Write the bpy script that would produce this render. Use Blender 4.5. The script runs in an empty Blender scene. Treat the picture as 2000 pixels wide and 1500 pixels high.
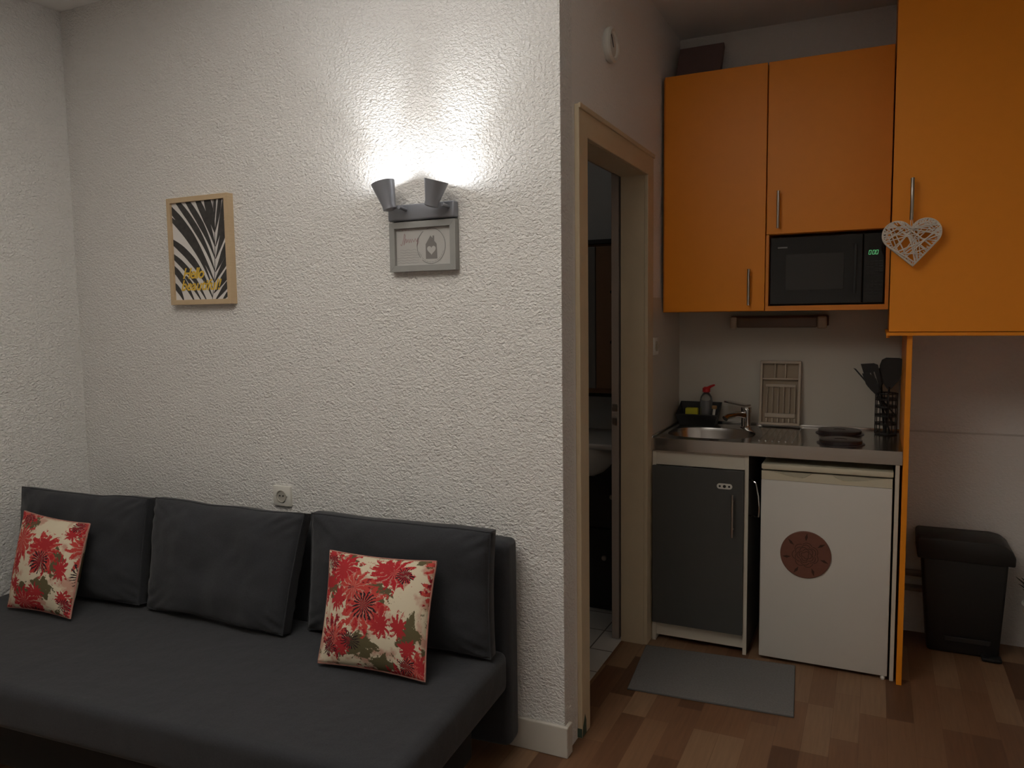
import bpy, bmesh, math, random
from mathutils import Vector, Matrix, noise
random.seed(7)
S = bpy.context.scene
COL = S.collection

# ------------------------------------------------------------------ camera
def set_camera():
    yaw, pitch, roll = -0.4441, -0.0877, -0.0132
    f = 1498.18
    cy, sy, cp, sp, cr, sr = math.cos(yaw), math.sin(yaw), math.cos(pitch), math.sin(pitch), math.cos(roll), math.sin(roll)
    fwd = Vector((sy*cp, cy*cp, sp)); right = Vector((cy, -sy, 0)); up = right.cross(fwd)
    r2 = cr*right + sr*up; u2 = -sr*right + cr*up
    cam = bpy.data.cameras.new('camera'); cam.sensor_width = 36; cam.sensor_fit = 'HORIZONTAL'
    cam.lens = f*36/2000; cam.clip_start = 0.02
    o = bpy.data.objects.new('camera', cam); COL.objects.link(o)
    m = Matrix((r2, u2, -fwd)).transposed().to_4x4(); m.translation = Vector((0.8805, -2.2147, 1.426))
    o.matrix_world = m; S.camera = o
set_camera()

# ------------------------------------------------------------------ world, exposure
W = bpy.data.worlds.new('world'); S.world = W; W.use_nodes = True
W.node_tree.nodes['Background'].inputs[0].default_value = (0.0, 0.0, 0.0, 1)
S.view_settings.view_transform = 'Standard'; S.view_settings.look = 'None'
S.view_settings.gamma = 1; S.view_settings.use_curve_mapping = False
S.view_settings.exposure = 0.0
LAMP_POWER = 0.85          # stray light of each of the two wall spots
LAMP_BEAM = 6.0         # their upward beams
LAMP_COLOR = (0.95, 0.965, 1.0)
FILL_POWER = 262.0     # added uplighter, an unseen source filling the room
BATHROOM_FILL = 0.26  # faint light added to lift the unlit bathroom
FILL_COLOR = (1.0, 0.965, 0.91)
XL, XR, D, H, YF = -2.251, 1.72, 1.548, 2.723, -4.0

# ------------------------------------------------------------------ materials
MATS = {}
def mat(name, color, rough=0.6, metal=0.0, bump=None, emit=None, spec=0.5, trans=0.0, var=None, alpha=None):
    """bump=(scale, strength, distance, detail); var=(scale, amount) gentle mottling of the colour"""
    if name in MATS: return MATS[name]
    m = bpy.data.materials.new(name); m.use_nodes = True; nt = m.node_tree; b = nt.nodes['Principled BSDF']
    b.inputs['Base Color'].default_value = (*color, 1); b.inputs['Roughness'].default_value = rough
    b.inputs['Metallic'].default_value = metal; b.inputs['Specular IOR Level'].default_value = spec
    b.inputs['Transmission Weight'].default_value = trans
    tc = nt.nodes.new('ShaderNodeTexCoord')
    if var:
        n = nt.nodes.new('ShaderNodeTexNoise'); n.inputs['Scale'].default_value = var[0]; n.inputs['Detail'].default_value = 4
        r = nt.nodes.new('ShaderNodeMixRGB'); a = var[1]
        r.inputs[1].default_value = (*[c*(1-a) for c in color], 1); r.inputs[2].default_value = (*[min(1, c*(1+a)) for c in color], 1)
        nt.links.new(tc.outputs['Object'], n.inputs['Vector']); nt.links.new(n.outputs['Fac'], r.inputs[0]); nt.links.new(r.outputs[0], b.inputs['Base Color'])
    if bump:
        n = nt.nodes.new('ShaderNodeTexNoise'); n.inputs['Scale'].default_value = bump[0]; n.inputs['Detail'].default_value = bump[3] if len(bump) > 3 else 2
        bp = nt.nodes.new('ShaderNodeBump'); bp.inputs['Strength'].default_value = bump[1]; bp.inputs['Distance'].default_value = bump[2]
        nt.links.new(tc.outputs['Object'], n.inputs['Vector']); nt.links.new(n.outputs['Fac'], bp.inputs['Height']); nt.links.new(bp.outputs['Normal'], b.inputs['Normal'])
    if emit:
        b.inputs['Emission Color'].default_value = (*emit[0], 1); b.inputs['Emission Strength'].default_value = emit[1]
    MATS[name] = m
    return m

def stucco(name, color, dist):
    m = mat(name, color, 0.95, spec=0.15); nt = m.node_tree; b = nt.nodes['Principled BSDF']
    tc = nt.nodes.new('ShaderNodeTexCoord'); mp = nt.nodes.new('ShaderNodeMapping'); mp.inputs['Scale'].default_value = (0.8, 0.8, 1.15)
    nt.links.new(tc.outputs['Object'], mp.inputs[0])
    n1 = nt.nodes.new('ShaderNodeTexNoise'); n1.inputs['Scale'].default_value = 105; n1.inputs['Detail'].default_value = 2.5; n1.inputs['Distortion'].default_value = 0.6
    n2 = nt.nodes.new('ShaderNodeTexNoise'); n2.inputs['Scale'].default_value = 22; n2.inputs['Detail'].default_value = 1
    ad = nt.nodes.new('ShaderNodeMath'); ad.operation = 'MULTIPLY_ADD'; ad.inputs[1].default_value = 0.5
    rp = nt.nodes.new('ShaderNodeValToRGB'); rp.color_ramp.elements[0].position = 0.3; rp.color_ramp.elements[1].position = 0.72
    nt.links.new(mp.outputs[0], n1.inputs['Vector']); nt.links.new(mp.outputs[0], n2.inputs['Vector'])
    nt.links.new(n1.outputs['Fac'], rp.inputs[0])
    nt.links.new(n2.outputs['Fac'], ad.inputs[0]); nt.links.new(rp.outputs[0], ad.inputs[2])
    bp = nt.nodes.new('ShaderNodeBump'); bp.inputs['Strength'].default_value = 1.0; bp.inputs['Distance'].default_value = dist
    nt.links.new(ad.outputs[0], bp.inputs['Height']); nt.links.new(bp.outputs[0], b.inputs['Normal'])
    return m

def parquet():
    m = bpy.data.materials.new('parquet'); m.use_nodes = True; nt = m.node_tree; b = nt.nodes['Principled BSDF']; L = nt.links.new
    tc = nt.nodes.new('ShaderNodeTexCoord'); mp = nt.nodes.new('ShaderNodeMapping'); mp.inputs['Rotation'].default_value = (0, 0, math.radians(90))
    L(tc.outputs['Object'], mp.inputs[0])
    br = nt.nodes.new('ShaderNodeTexBrick'); br.offset = 0.37; br.offset_frequency = 3; br.squash = 1.0
    br.inputs['Color1'].default_value = (0, 0, 0, 1); br.inputs['Color2'].default_value = (1, 1, 1, 1); br.inputs['Mortar'].default_value = (0.12, 0.12, 0.12, 1)
    br.inputs['Scale'].default_value = 1; br.inputs['Mortar Size'].default_value = 0.0006; br.inputs['Brick Width'].default_value = 0.34; br.inputs['Row Height'].default_value = 0.086
    L(mp.outputs[0], br.inputs['Vector'])
    rp = nt.nodes.new('ShaderNodeValToRGB'); el = rp.color_ramp.elements
    el[0].position = 0.0; el[0].color = (0.115, 0.055, 0.030, 1); el[1].position = 1.0; el[1].color = (0.30, 0.175, 0.10, 1)
    for p, c in [(0.2, (0.20, 0.098, 0.052, 1)), (0.45, (0.26, 0.142, 0.077, 1)), (0.7, (0.225, 0.112, 0.058, 1)), (0.85, (0.31, 0.185, 0.105, 1))]:
        e = rp.color_ramp.elements.new(p); e.color = c
    L(br.outputs['Color'], rp.inputs[0])
    mp2 = nt.nodes.new('ShaderNodeMapping'); mp2.inputs['Scale'].default_value = (60, 4, 1); L(tc.outputs['Object'], mp2.inputs[0])
    n = nt.nodes.new('ShaderNodeTexNoise'); n.inputs['Scale'].default_value = 1.6; n.inputs['Detail'].default_value = 5; L(mp2.outputs[0], n.inputs['Vector'])
    gr = nt.nodes.new('ShaderNodeMapRange'); gr.inputs[3].default_value = 0.72; gr.inputs[4].default_value = 1.2; L(n.outputs['Fac'], gr.inputs[0])
    mx = nt.nodes.new('ShaderNodeMixRGB'); mx.blend_type = 'MULTIPLY'; mx.inputs[0].default_value = 1; L(rp.outputs[0], mx.inputs[1]); L(gr.outputs[0], mx.inputs[2])
    L(mx.outputs[0], b.inputs['Base Color']); b.inputs['Roughness'].default_value = 0.42; b.inputs['Specular IOR Level'].default_value = 0.35
    return m

def tiles():
    m = bpy.data.materials.new('floor_tiles'); m.use_nodes = True; nt = m.node_tree; b = nt.nodes['Principled BSDF']; L = nt.links.new
    tc = nt.nodes.new('ShaderNodeTexCoord')
    br = nt.nodes.new('ShaderNodeTexBrick'); br.offset = 0; br.inputs['Scale'].default_value = 1; br.inputs['Mortar Size'].default_value = 0.003
    br.inputs['Brick Width'].default_value = 0.2; br.inputs['Row Height'].default_value = 0.2
    br.inputs['Color1'].default_value = (0.66, 0.65, 0.62, 1); br.inputs['Color2'].default_value = (0.7, 0.69, 0.66, 1); br.inputs['Mortar'].default_value = (0.12, 0.11, 0.1, 1)
    L(tc.outputs['Object'], br.inputs['Vector']); L(br.outputs['Color'], b.inputs['Base Color']); b.inputs['Roughness'].default_value = 0.3
    return m

def fabric_dark():
    m = mat('charcoal_fabric', (0.036, 0.038, 0.043), 0.95, spec=0.2, var=(240, 0.25)); nt = m.node_tree; b = nt.nodes['Principled BSDF']
    b.inputs['Sheen Weight'].default_value = 0.12; b.inputs['Sheen Roughness'].default_value = 0.5
    tc = nt.nodes.new('ShaderNodeTexCoord')
    n = nt.nodes.new('ShaderNodeTexNoise'); n.inputs['Scale'].default_value = 420; n2 = nt.nodes.new('ShaderNodeTexNoise'); n2.inputs['Scale'].default_value = 9; n2.inputs['Detail'].default_value = 3
    ad = nt.nodes.new('ShaderNodeMath'); ad.operation = 'MULTIPLY_ADD'; ad.inputs[1].default_value = 0.12
    bp = nt.nodes.new('ShaderNodeBump'); bp.inputs['Strength'].default_value = 0.6; bp.inputs['Distance'].default_value = 0.009
    for q in (n, n2): nt.links.new(tc.outputs['Object'], q.inputs['Vector'])
    nt.links.new(n.outputs['Fac'], ad.inputs[0]); nt.links.new(n2.outputs['Fac'], ad.inputs[2]); nt.links.new(ad.outputs[0], bp.inputs['Height']); nt.links.new(bp.outputs[0], b.inputs['Normal'])
    return m

def floral(name, off):
    """cream cloth printed with layers of ragged red blooms, olive leaves and dark stamens (UV in metres)"""
    m = bpy.data.materials.new(name); m.use_nodes = True; nt = m.node_tree; b = nt.nodes['Principled BSDF']; L = nt.links.new
    b.inputs['Roughness'].default_value = 0.9; b.inputs['Specular IOR Level'].default_value = 0.2
    uv = nt.nodes.new('ShaderNodeUVMap'); mp0 = nt.nodes.new('ShaderNodeMapping'); mp0.inputs['Location'].default_value = (*off, 0); L(uv.outputs[0], mp0.inputs[0])
    def math_(op, a, bb=None, c=None):
        n = nt.nodes.new('ShaderNodeMath'); n.operation = op
        for i, v in enumerate((a, bb, c)):
            if v is None: continue
            if isinstance(v, (int, float)): n.inputs[i].default_value = v
            else: L(v, n.inputs[i])
        return n.outputs[0]
    dn = nt.nodes.new('ShaderNodeTexNoise'); dn.inputs['Scale'].default_value = 48; dn.inputs['Detail'].default_value = 6; dn.inputs['Roughness'].default_value = 0.7; L(mp0.outputs[0], dn.inputs['Vector'])
    def layer(scale, shift, petals, r0, r1, rag, cut):
        mp = nt.nodes.new('ShaderNodeMapping'); mp.inputs['Location'].default_value = shift; L(mp0.outputs[0], mp.inputs[0])
        v = nt.nodes.new('ShaderNodeTexVoronoi'); v.voronoi_dimensions = '2D'; v.inputs['Scale'].default_value = scale; v.inputs['Randomness'].default_value = 0.9
        L(mp.outputs[0], v.inputs['Vector'])
        sb = nt.nodes.new('ShaderNodeVectorMath'); sb.operation = 'SUBTRACT'; L(mp.outputs[0], sb.inputs[0]); L(v.outputs['Position'], sb.inputs[1])
        sx = nt.nodes.new('ShaderNodeSeparateXYZ'); L(sb.outputs[0], sx.inputs[0])
        ang = math_('ARCTAN2', sx.outputs[1], sx.outputs[0])
        ln = nt.nodes.new('ShaderNodeVectorMath'); ln.operation = 'LENGTH'; L(sb.outputs[0], ln.inputs[0])
        dist = ln.outputs['Value']
        wob = math_('MULTIPLY_ADD', dn.outputs['Fac'], 15.0, math_('MULTIPLY', ang, petals))
        sn = math_('SINE', wob)
        rad = math_('MULTIPLY_ADD', sn, r1, r0)
        rad = math_('MULTIPLY_ADD', dn.outputs['Fac'], rag, rad)
        inside = math_('LESS_THAN', dist, rad)
        cc = nt.nodes.new('ShaderNodeSeparateColor'); L(v.outputs['Color'], cc.inputs[0])
        return math_('MULTIPLY', inside, math_('GREATER_THAN', cc.outputs[0], cut)), cc.outputs[1], dist, sn
    col = None
    def over(prev, fac, c):
        n = nt.nodes.new('ShaderNodeMixRGB')
        if isinstance(prev, tuple): n.inputs[1].default_value = (*prev, 1)
        else: L(prev, n.inputs[1])
        if isinstance(c, tuple): n.inputs[2].default_value = (*c, 1)
        else: L(c, n.inputs[2])
        L(fac, n.inputs[0]); return n.outputs[0]
    base = (0.66, 0.58, 0.43)
    # washed pink patches
    pn = nt.nodes.new('ShaderNodeTexNoise'); pn.inputs['Scale'].default_value = 17; pn.inputs['Detail'].default_value = 5; L(mp0.outputs[0], pn.inputs['Vector'])
    rp = nt.nodes.new('ShaderNodeMapRange'); rp.inputs[1].default_value = 0.52; rp.inputs[2].default_value = 0.62; rp.inputs[4].default_value = 0.75; L(pn.outputs['Fac'], rp.inputs[0])
    col = over(base, rp.outputs[0], (0.47, 0.21, 0.16))
    # olive leaves
    f, r, d, s = layer(8.5, (0.31, 0.17, 0), 5, -0.010, 0.010, 0.100, 0.25); col = over(col, f, (0.115, 0.098, 0.05))
    # red blooms
    f, r, d, s = layer(6.6, (0, 0, 0), 13, -0.004, 0.012, 0.118, 0.0)
    rr = nt.nodes.new('ShaderNodeValToRGB'); rr.color_ramp.interpolation = 'CONSTANT'; e = rr.color_ramp.elements
    e[0].color = (0.42, 0.022, 0.03, 1); e[1].position = 0.75; e[1].color = (0.22, 0.012, 0.022, 1)
    q = rr.color_ramp.elements.new(0.4); q.color = (0.5, 0.06, 0.05, 1)
    fn = nt.nodes.new('ShaderNodeTexNoise'); fn.inputs['Scale'].default_value = 60; fn.inputs['Detail'].default_value = 4; L(mp0.outputs[0], fn.inputs['Vector'])
    tone = math_('MULTIPLY_ADD', fn.outputs['Fac'], 0.9, math_('MULTIPLY_ADD', r, 0.5, -0.2)); L(tone, rr.inputs[0])
    col = over(col, f, rr.outputs[0])
    # pale petal veins inside the blooms
    vein = math_('MULTIPLY', f, math_('LESS_THAN', s, -0.72)); col = over(col, math_('MULTIPLY', vein, 0.55), (0.55, 0.38, 0.3))
    # second, smaller bloom layer
    f, r, d, s = layer(11, (0.53, 0.71, 0), 11, -0.014, 0.008, 0.078, 0.4); col = over(col, f, (0.40, 0.03, 0.035))
    # dark spiky stamens
    f, r, d, s = layer(8.5, (0.11, 0.43, 0), 19, -0.012, 0.009, 0.066, 0.35)
    col = over(col, math_('MULTIPLY', f, math_('GREATER_THAN', s, -0.1)), (0.035, 0.018, 0.022))
    L(col, b.inputs['Base Color'])
    bp = nt.nodes.new('ShaderNodeBump'); bp.inputs['Strength'].default_value = 0.3; bp.inputs['Distance'].default_value = 0.002
    n3 = nt.nodes.new('ShaderNodeTexNoise'); n3.inputs['Scale'].default_value = 700; L(uv.outputs[0], n3.inputs['Vector']); L(n3.outputs['Fac'], bp.inputs['Height']); L(bp.outputs[0], b.inputs['Normal'])
    return m

def wood(name, c1, c2, scale=(6, 6, 60), rough=0.5):
    m = bpy.data.materials.new(name); m.use_nodes = True; nt = m.node_tree; b = nt.nodes['Principled BSDF']; L = nt.links.new
    tc = nt.nodes.new('ShaderNodeTexCoord'); mp = nt.nodes.new('ShaderNodeMapping'); mp.inputs['Scale'].default_value = scale; L(tc.outputs['Object'], mp.inputs[0])
    n = nt.nodes.new('ShaderNodeTexNoise'); n.inputs['Scale'].default_value = 3; n.inputs['Detail'].default_value = 5; L(mp.outputs[0], n.inputs['Vector'])
    r = nt.nodes.new('ShaderNodeMixRGB'); r.inputs[1].default_value = (*c1, 1); r.inputs[2].default_value = (*c2, 1); L(n.outputs['Fac'], r.inputs[0]); L(r.outputs[0], b.inputs['Base Color'])
    b.inputs['Roughness'].default_value = rough
    return m

M_wall = stucco('white_stucco', (0.80, 0.785, 0.755), 0.0042)
M_wall2 = stucco('fine_stucco', (0.83, 0.80, 0.765), 0.0014)
M_ceil = mat('ceiling_paint', (0.86, 0.84, 0.81), 0.95, spec=0.1, bump=(60, 0.4, 0.002))
M_bath = mat('bathroom_paint', (0.78, 0.78, 0.76), 0.6, bump=(40, 0.2, 0.002))
M_floor = parquet(); M_tile = tiles()
M_cream = mat('cream_gloss_paint', (0.62, 0.51, 0.345), 0.45, var=(14, 0.06), bump=(30, 0.15, 0.001))
M_base = mat('white_baseboard', (0.60, 0.565, 0.50), 0.5, var=(8, 0.04))
M_orange = mat('orange_laminate', (0.92, 0.305, 0.014), 0.42, spec=0.35, var=(30, 0.03))
M_orange_edge = mat('orange_edging', (0.78, 0.255, 0.014), 0.5)
M_steel = mat('brushed_steel', (0.55, 0.54, 0.52), 0.22, 1.0, bump=(25, 0.05, 0.001))
M_steel_h = mat('steel_handle', (0.45, 0.42, 0.38), 0.3, 1.0)
M_chrome = mat('chrome', (0.7, 0.69, 0.68), 0.08, 1.0)
M_white = mat('white_enamel', (0.70, 0.665, 0.61), 0.35, var=(6, 0.03))
M_creamp = mat('aged_cream_plastic', (0.62, 0.56, 0.42), 0.45)
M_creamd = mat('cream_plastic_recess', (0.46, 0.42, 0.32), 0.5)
M_carc = mat('white_melamine', (0.66, 0.61, 0.51), 0.5)
M_grey_door = mat('dark_grey_laminate', (0.067, 0.068, 0.065), 0.5, var=(20, 0.05))
M_grey_side = mat('grey_carcass_side', (0.10, 0.095, 0.085), 0.6)
M_black = mat('black_plastic', (0.012, 0.012, 0.012), 0.45)
M_blackg = mat('black_glass', (0.006, 0.006, 0.006), 0.06, spec=0.5)
M_window = mat('oven_window_reflection', (0.028, 0.027, 0.025), 0.15)  # lighter tone paints in the room's reflection on the glass
M_fab = fabric_dark()
M_lamp = mat('grey_lamp_metal', (0.26, 0.27, 0.30), 0.42, 0.5)
M_bulb = mat('lit_bulb', (1, 1, 1), 0.5, emit=((1.0, 0.97, 0.95), 60))
M_framew = wood('light_oak_frame', (0.50, 0.36, 0.21), (0.60, 0.45, 0.28))
M_frameg = mat('grey_painted_frame', (0.30, 0.30, 0.285), 0.55, var=(30, 0.05))
M_paper = mat('white_print_paper', (0.72, 0.69, 0.66), 0.8)
M_leaf = mat('printed_leaf_grey', (0.066, 0.063, 0.060), 0.9, spec=0.1, var=(60, 0.35))
M_yellow = mat('printed_yellow', (0.72, 0.47, 0.06), 0.8)
M_card = mat('card_grey_white', (0.46, 0.45, 0.43), 0.75)
M_ink = mat('card_ink_grey', (0.16, 0.155, 0.15), 0.8)
M_inkl = mat('card_ink_pale', (0.34, 0.33, 0.32), 0.8)
M_pink = mat('card_ink_red', (0.40, 0.27, 0.27), 0.8)
M_mat = mat('grey_mat', (0.20, 0.195, 0.19), 0.95, bump=(500, 0.6, 0.002), var=(150, 0.25))
M_rack = mat('cream_rack_plastic', (0.54, 0.46, 0.36), 0.45)
M_wplast = mat('white_plastic', (0.72, 0.70, 0.64), 0.4)
M_wicker = mat('white_willow', (0.78, 0.70, 0.61), 0.75)
M_red = mat('red_cap', (0.55, 0.015, 0.02), 0.4)
M_sponge = mat('yellow_sponge', (0.58, 0.55, 0.04), 0.9, bump=(200, 0.5, 0.002))
M_greenp = mat('green_paint_stain', (0.05, 0.085, 0.06), 0.8, var=(80, 0.4))
M_rose = wood('carved_brown_wood', (0.16, 0.06, 0.04), (0.21, 0.085, 0.055), (12, 12, 12), 0.5)
M_rosed = mat('dark_carving', (0.055, 0.02, 0.012), 0.6)
M_plum = mat('dark_plum_card', (0.23, 0.15, 0.145), 0.7, var=(20, 0.1))
M_vanity = mat('vanity_dark', (0.02, 0.018, 0.016), 0.4)
M_ceram = mat('ceramic', (0.72, 0.70, 0.66), 0.15)
M_brownw = wood('bathroom_wood', (0.30, 0.17, 0.09), (0.38, 0.22, 0.13))
M_mirror = mat('grey_cabinet_front', (0.30, 0.29, 0.27), 0.35)
M_green = mat('green_digits', (0.1, 0.5, 0.2), 0.5, emit=((0.22, 0.85, 0.34), 0.55))
M_clear = mat('clear_bottle', (0.86, 0.88, 0.88), 0.08, trans=0.92)
M_hot = mat('cast_iron', (0.035, 0.025, 0.025), 0.28)
M_tube = mat('smoked_cover', (0.18, 0.12, 0.09), 0.4)
M_pipe = mat('painted_pipe', (0.30, 0.26, 0.22), 0.6)
M_leafp = mat('dark_leaf', (0.03, 0.032, 0.025), 0.6)
M_panelkey = mat('dim_key_print', (0.05, 0.05, 0.048), 0.5)

# ------------------------------------------------------------------ mesh builder
class MB:
    def __init__(s): s.bm = bmesh.new(); s.uv = None
    def box(s, x0, x1, y0, y1, z0, z1, bev=0.0, seg=2, M=None):
        t = bmesh.new(); bmesh.ops.create_cube(t, size=1)
        for v in t.verts: v.co = Vector(((x0+x1)/2+v.co.x*(x1-x0), (y0+y1)/2+v.co.y*(y1-y0), (z0+z1)/2+v.co.z*(z1-z0)))
        if bev > 0: bmesh.ops.bevel(t, geom=list(t.edges), offset=bev, segments=seg, profile=0.5, affect='EDGES')
        return s.merge(t, M)
    def merge(s, t, M=None):
        if M is not None: bmesh.ops.transform(t, matrix=M, verts=t.verts)
        vm = {v: s.bm.verts.new(v.co) for v in t.verts}
        for f in t.faces:
            try: s.bm.faces.new([vm[v] for v in f.verts])
            except ValueError: pass
        t.free(); return s
    def prism(s, pts, axis, a, b, bev=0.0):
        """closed polygon pts (2D) extruded along axis from a to b; axis 'x': pts=(y,z); 'y': (x,z); 'z': (x,y)"""
        def P(p, h): return {'x': Vector((h, p[0], p[1])), 'y': Vector((p[0], h, p[1])), 'z': Vector((p[0], p[1], h))}[axis]
        t = bmesh.new(); A = [t.verts.new(P(p, a)) for p in pts]; B = [t.verts.new(P(p, b)) for p in pts]; n = len(pts)
        t.faces.new(A); t.faces.new(list(reversed(B)))
        for i in range(n): t.faces.new((A[i], B[i], B[(i+1) % n], A[(i+1) % n]))
        bmesh.ops.recalc_face_normals(t, faces=t.faces)
        if bev > 0: bmesh.ops.bevel(t, geom=list(t.edges), offset=bev, segments=2, profile=0.5, affect='EDGES')
        return s.merge(t)
    def tube(s, pts, r, seg=10, closed=False, cap=True):
        pts = [Vector(p) for p in pts]; n = len(pts); rs = r if isinstance(r, (list, tuple)) else [r]*n
        rings = []; prev = None
        for i, p in enumerate(pts):
            if closed: d = pts[(i+1) % n]-pts[i-1]
            else: d = pts[min(i+1, n-1)]-pts[max(i-1, 0)]
            d.normalize()
            if prev is None: u = d.orthogonal().normalized()
            else: u = (prev - d*prev.dot(d)); u = u.normalized() if u.length > 1e-6 else d.orthogonal().normalized()
            prev = u; w = d.cross(u)
            rings.append([s.bm.verts.new(p+(u*math.cos(2*math.pi*k/seg)+w*math.sin(2*math.pi*k/seg))*rs[i]) for k in range(seg)])
        m = n if closed else n-1
        for i in range(m):
            a, b = rings[i], rings[(i+1) % n]
            for k in range(seg): s.bm.faces.new((a[k], a[(k+1) % seg], b[(k+1) % seg], b[k]))
        if not closed and cap: s.bm.faces.new(list(reversed(rings[0]))); s.bm.faces.new(rings[-1])
        return s
    def lathe(s, prof, c, axis=(0, 0, 1), seg=32, cap0=True, cap1=True):
        """prof: list of (radius, height along axis)"""
        ax = Vector(axis).normalized(); u = ax.orthogonal().normalized(); w = ax.cross(u); c = Vector(c); rings = []
        for r, h in prof: rings.append([s.bm.verts.new(c+ax*h+(u*math.cos(2*math.pi*k/seg)+w*math.sin(2*math.pi*k/seg))*r) for k in range(seg)])
        for a, b in zip(rings, rings[1:]):
            for k in range(seg): s.bm.faces.new((a[k], a[(k+1) % seg], b[(k+1) % seg], b[k]))
        if cap0: s.bm.faces.new(list(reversed(rings[0])))
        if cap1: s.bm.faces.new(rings[-1])
        return s
    def quad(s, a, b, c, d): s.bm.faces.new([s.bm.verts.new(Vector(p)) for p in (a, b, c, d)]); return s
    def poly(s, pts): s.bm.faces.new([s.bm.verts.new(Vector(p)) for p in pts]); return s
    def build(s, name, material, parent=None, smooth=False, angle=35, origin=None, recalc=True):
        if recalc: bmesh.ops.recalc_face_normals(s.bm, faces=s.bm.faces)
        root = parent
        while root is not None and root.parent is not None: root = root.parent
        if root is not None: o0 = ROOTLOC[root.name]
        elif origin is not None: o0 = Vector(origin)
        else:
            xs = [v.co for v in s.bm.verts]
            o0 = Vector(((min(v.x for v in xs)+max(v.x for v in xs))/2, (min(v.y for v in xs)+max(v.y for v in xs))/2, min(v.z for v in xs)))
        for v in s.bm.verts: v.co -= o0
        me = bpy.data.meshes.new(name); s.bm.to_mesh(me); s.bm.free()
        me.materials.append(material)
        if smooth:
            for p in me.polygons: p.use_smooth = True
            try: me.set_sharp_from_angle(angle=math.radians(angle))
            except Exception: pass
        o = bpy.data.objects.new(name, me); COL.objects.link(o)
        if parent is not None: o.parent = parent
        else: o.location = o0; ROOTLOC[o.name] = o0
        return o
ROOTLOC = {}
def thing(name, loc, label, cat, group=None):
    o = bpy.data.objects.new(name, None); COL.objects.link(o); o.location = loc; o.empty_display_size = 0.05
    ROOTLOC[o.name] = Vector(loc); tag(o, label, cat, group); return o
def tag(o, label=None, cat=None, group=None, kind=None):
    if label: o['label'] = label
    if cat: o['category'] = cat
    if group: o['group'] = group
    if kind: o['kind'] = kind
    return o
def struct(o, label, cat='room'): return tag(o, label, cat, kind='structure')

# ------------------------------------------------------------------ room shell
T = 0.10
struct(MB().box(XL-T, 0, 0, T, 0, H).build('wall_back', M_wall, origin=(0, 0, 0)), 'white rough stucco wall behind the sofa carrying lamp and pictures', 'wall')
struct(MB().box(XL-T, XL, YF, 0, 0, H).build('wall_left', M_wall, origin=(0, 0, 0)), 'white stucco wall at the left end of the sofa', 'wall')
wb = MB().box(-T, 0, T, 0.190, 0, H).box(-T, 0, 0.935, D, 0, H).box(-T, 0, 0.190, 0.935, 2.012, H)
struct(wb.build('wall_partition', M_wall2, origin=(0, 0, 0)), 'pale textured side wall around the bathroom doorway', 'wall')
struct(MB().box(-T, XR+T, D, D+T, 0, H).build('wall_kitchen', M_wall2, origin=(0, 0, 0)), 'back wall of the kitchen corner behind cabinets and bin', 'wall')
struct(MB().box(XR, XR+T, YF, D, 0, H).build('wall_right', M_wall2, origin=(0, 0, 0)), 'white wall on the right side beyond the frame', 'wall')
struct(MB().box(XL-T, XR+T, YF-T, YF, 0, H).build('wall_front', M_wall2, origin=(0, 0, 0)), 'white wall behind the camera', 'wall')
struct(MB().box(XL-T, XR+T, YF-T, D+T+.25, H, H+0.1).build('ceiling', M_ceil, origin=(0, 0, 0)), 'plain off-white ceiling', 'ceiling')
fl = MB().box(XL-T, XR+T, YF-T, 0, -0.06, 0).box(-T, XR+T, 0, D+T, -0.06, 0)
struct(fl.build('floor', M_floor, origin=(0, 0, 0)), 'brown multi-strip parquet floor', 'floor')
# bathroom shell
struct(MB().box(-1.5, -T, T, 1.75, -0.06, 0.002).build('floor_bathroom', M_tile, origin=(0, 0, 0)), 'white square floor tiles in the bathroom', 'floor')
struct(MB().box(-1.5, -T, 1.65, 1.75, 0, H).box(-1.6, -1.5, T, 1.75, 0, H).build('wall_bathroom', M_bath, origin=(0, 0, 0)), 'grey bathroom walls seen through the doorway', 'wall')
# baseboard with its short return to the door casing
bb = MB().box(XL, 0.014, -0.014, 0, 0, 0.103, 0.003).box(0, 0.014, -0.0005, 0.034, 0, 0.103, 0.003)
struct(bb.build('baseboard_back', M_base, origin=(0, 0, 0)), 'white painted baseboard at the foot of the sofa wall and its corner', 'baseboard')
struct(MB().box(XL, XL+0.014, YF, -0.015, 0, 0.103, 0.003).build('baseboard_left', M_base, origin=(0, 0, 0)), 'white baseboard of the left wall', 'baseboard')
struct(MB().box(1.0, XR, D-0.004, D, 0.9, 0.908).build('trim_1', mat('wall_line', (0.62, 0.58, 0.54), 0.8), origin=(0, 0, 0)), 'thin horizontal line across the wall above the black bin', 'trim')
struct(MB().box(0.004, 0.975, D-0.006, D, 0.9, 1.50).box(0.0, 0.006, 1.02, D-0.006, 0.9, 1.50).build('trim_2', mat('backsplash_laminate', (0.60, 0.565, 0.49), 0.45, spec=0.3), origin=(0, 0, 0)), 'smooth pale backsplash panels behind the sink counter', 'backsplash')
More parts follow.
